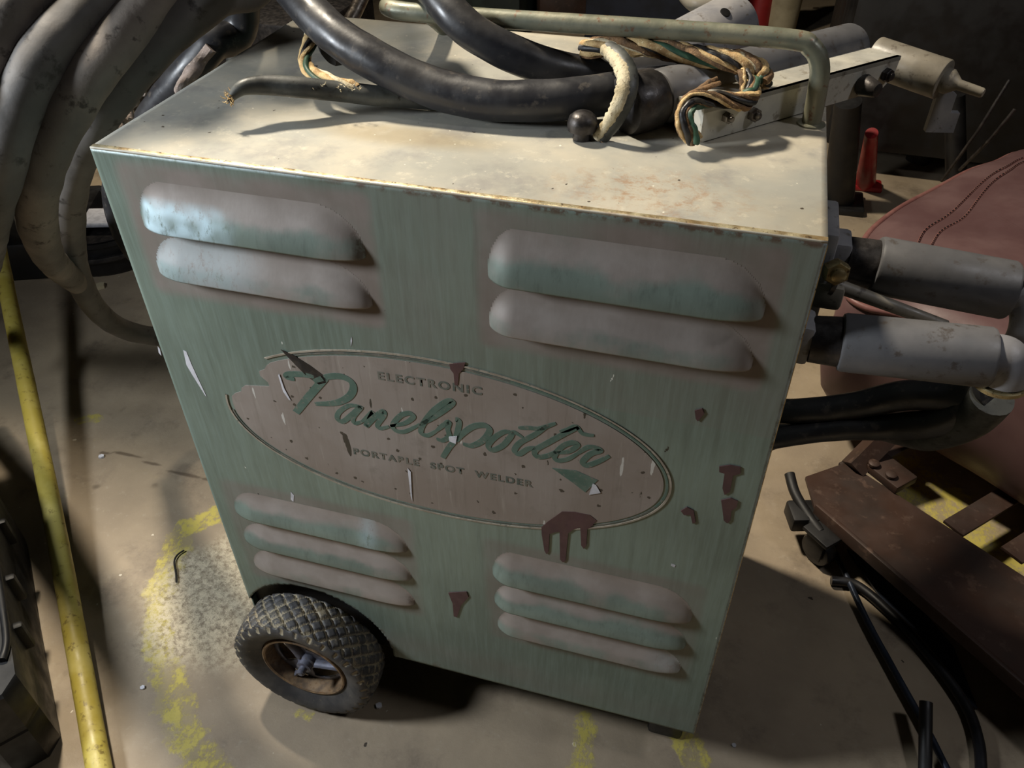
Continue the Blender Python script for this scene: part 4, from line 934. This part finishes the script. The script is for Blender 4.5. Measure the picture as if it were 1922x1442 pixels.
jack = thing('red_jack', 'red floor jack leg glimpsed right of the cabinet in the background', 'jack', loc=AT(1625, 350, 2, FZ))
def _j():
    a = AT(1622, 352, 2, FZ); b = MB(); b.tube([a + up * .01, AT(1636, 250, 2, .12)], [.028, .016], 18); b.build('jack_leg', M['red'], jack)
    b = MB(); b.box(a + Vector((.0, 0, .008)), (.09, .06, .016), None, .006); b.build('jack_foot', M['red'], jack)
into(jack, _j)
b = MB(); b.lathe([(0, .05), (.30, .05), (.34, .03)], AT(1420, 62, 2, FZ), up, 24); tag(b.build('red_canister', M['red'], None), 'red canister standing beyond the back of the cabinet handle', 'canister')
b = MB(); b.lathe([(0, .06), (.36, .075), (.40, .05)], AT(1462, 64, 2, FZ), up, 24); tag(b.build('cream_canister', M['cream'], None), 'cream canister right beside the red canister', 'canister')
bgbox('navy_bin', 'dark navy plastic bin beyond the cabinet handle', 'bin', 1225, 60, 0, (.50, .4, .45), 'navy')
b = MB(); b.tube([AT(1136, 62, 2, FZ), AT(1160, 62, 2, FZ) + up * .6], .022, 14); tag(b.build('tan_post', M['cream'], None), 'slim tan post left of the navy bin', 'post')
bgbox('green_crate', 'green-grey crate beyond the cabinet back edge', 'crate', 915, 40, 0, (.40, .4, .28), 'greenbg')
bgbox('brown_gearbox', 'brown cluttered metal casting right of the green crate', 'machine part', 1062, 40, 0, (.26, .26, .16), 'rust_frame', .3, .04)
b = MB(); b.box((-.84, 1.55, FZ + .225), (.62, .36, .45), None, .01); tag(b.build('steel_toolbox', M['dark_steel'], None), 'dark steel box behind the hoses and left corner of the cabinet', 'toolbox')
bgbox('black_crate', 'black crate in the far left background behind the hoses', 'crate', 60, 470, 0, (.34, .3, .10), 'black', .4)
b = MB(); p = AT(553, 58, 2, FZ + .4505); b.prism([(0, 0), (.05, .0), (.02, .075)], p, (1, 0, 0), (0, .2, 1), (0, 1, 0), .03); tag(b.build('yellow_wedge', M['yellow'], None, False), 'small yellow wedge on the dark steel box behind the thick cable', 'wedge')

# ================================================================= LIGHT
def area(name, loc, target, size, power, color, shape='DISK', size_y=None):
    l = bpy.data.lights.new(name, 'AREA'); l.energy = power; l.color = color; l.size = size; l.shape = shape
    if size_y: l.size_y = size_y
    o = bpy.data.objects.new(name, l); col.objects.link(o); o.location = loc
    o.rotation_euler = (Vector(target) - Vector(loc)).to_track_quat('-Z', 'Y').to_euler(); return o
k_ = area('shop_lamp_warm', (-.85, .72, 2.55), (.25, .3, .2), .24, 33, (1.0, .89, .72)); k_.data.spread = 2.2
f_ = area('work_light_cool', (-.72, -.44, 1.02), (.15, .0, .35), .24, 6.4, (.88, .94, 1.0)); f_.data.spread = 2.4
r_ = area('right_rim_lamp', (1.55, -.02, 1.75), (.65, .1, .5), .2, 2.6, (.95, .95, 1.0))  # unseen rim lamp added close at the right for louver ends and sleeves
w = bpy.data.worlds.new('world'); C.world = w; w.use_nodes = True
w.node_tree.nodes['Background'].inputs[0].default_value = (.5, .55, .6, 1); w.node_tree.nodes['Background'].inputs[1].default_value = .012
vs_ = C.view_settings; vs_.view_transform = 'Standard'; vs_.look = 'None'; vs_.gamma = 1; vs_.use_curve_mapping = False; vs_.exposure = 0.6
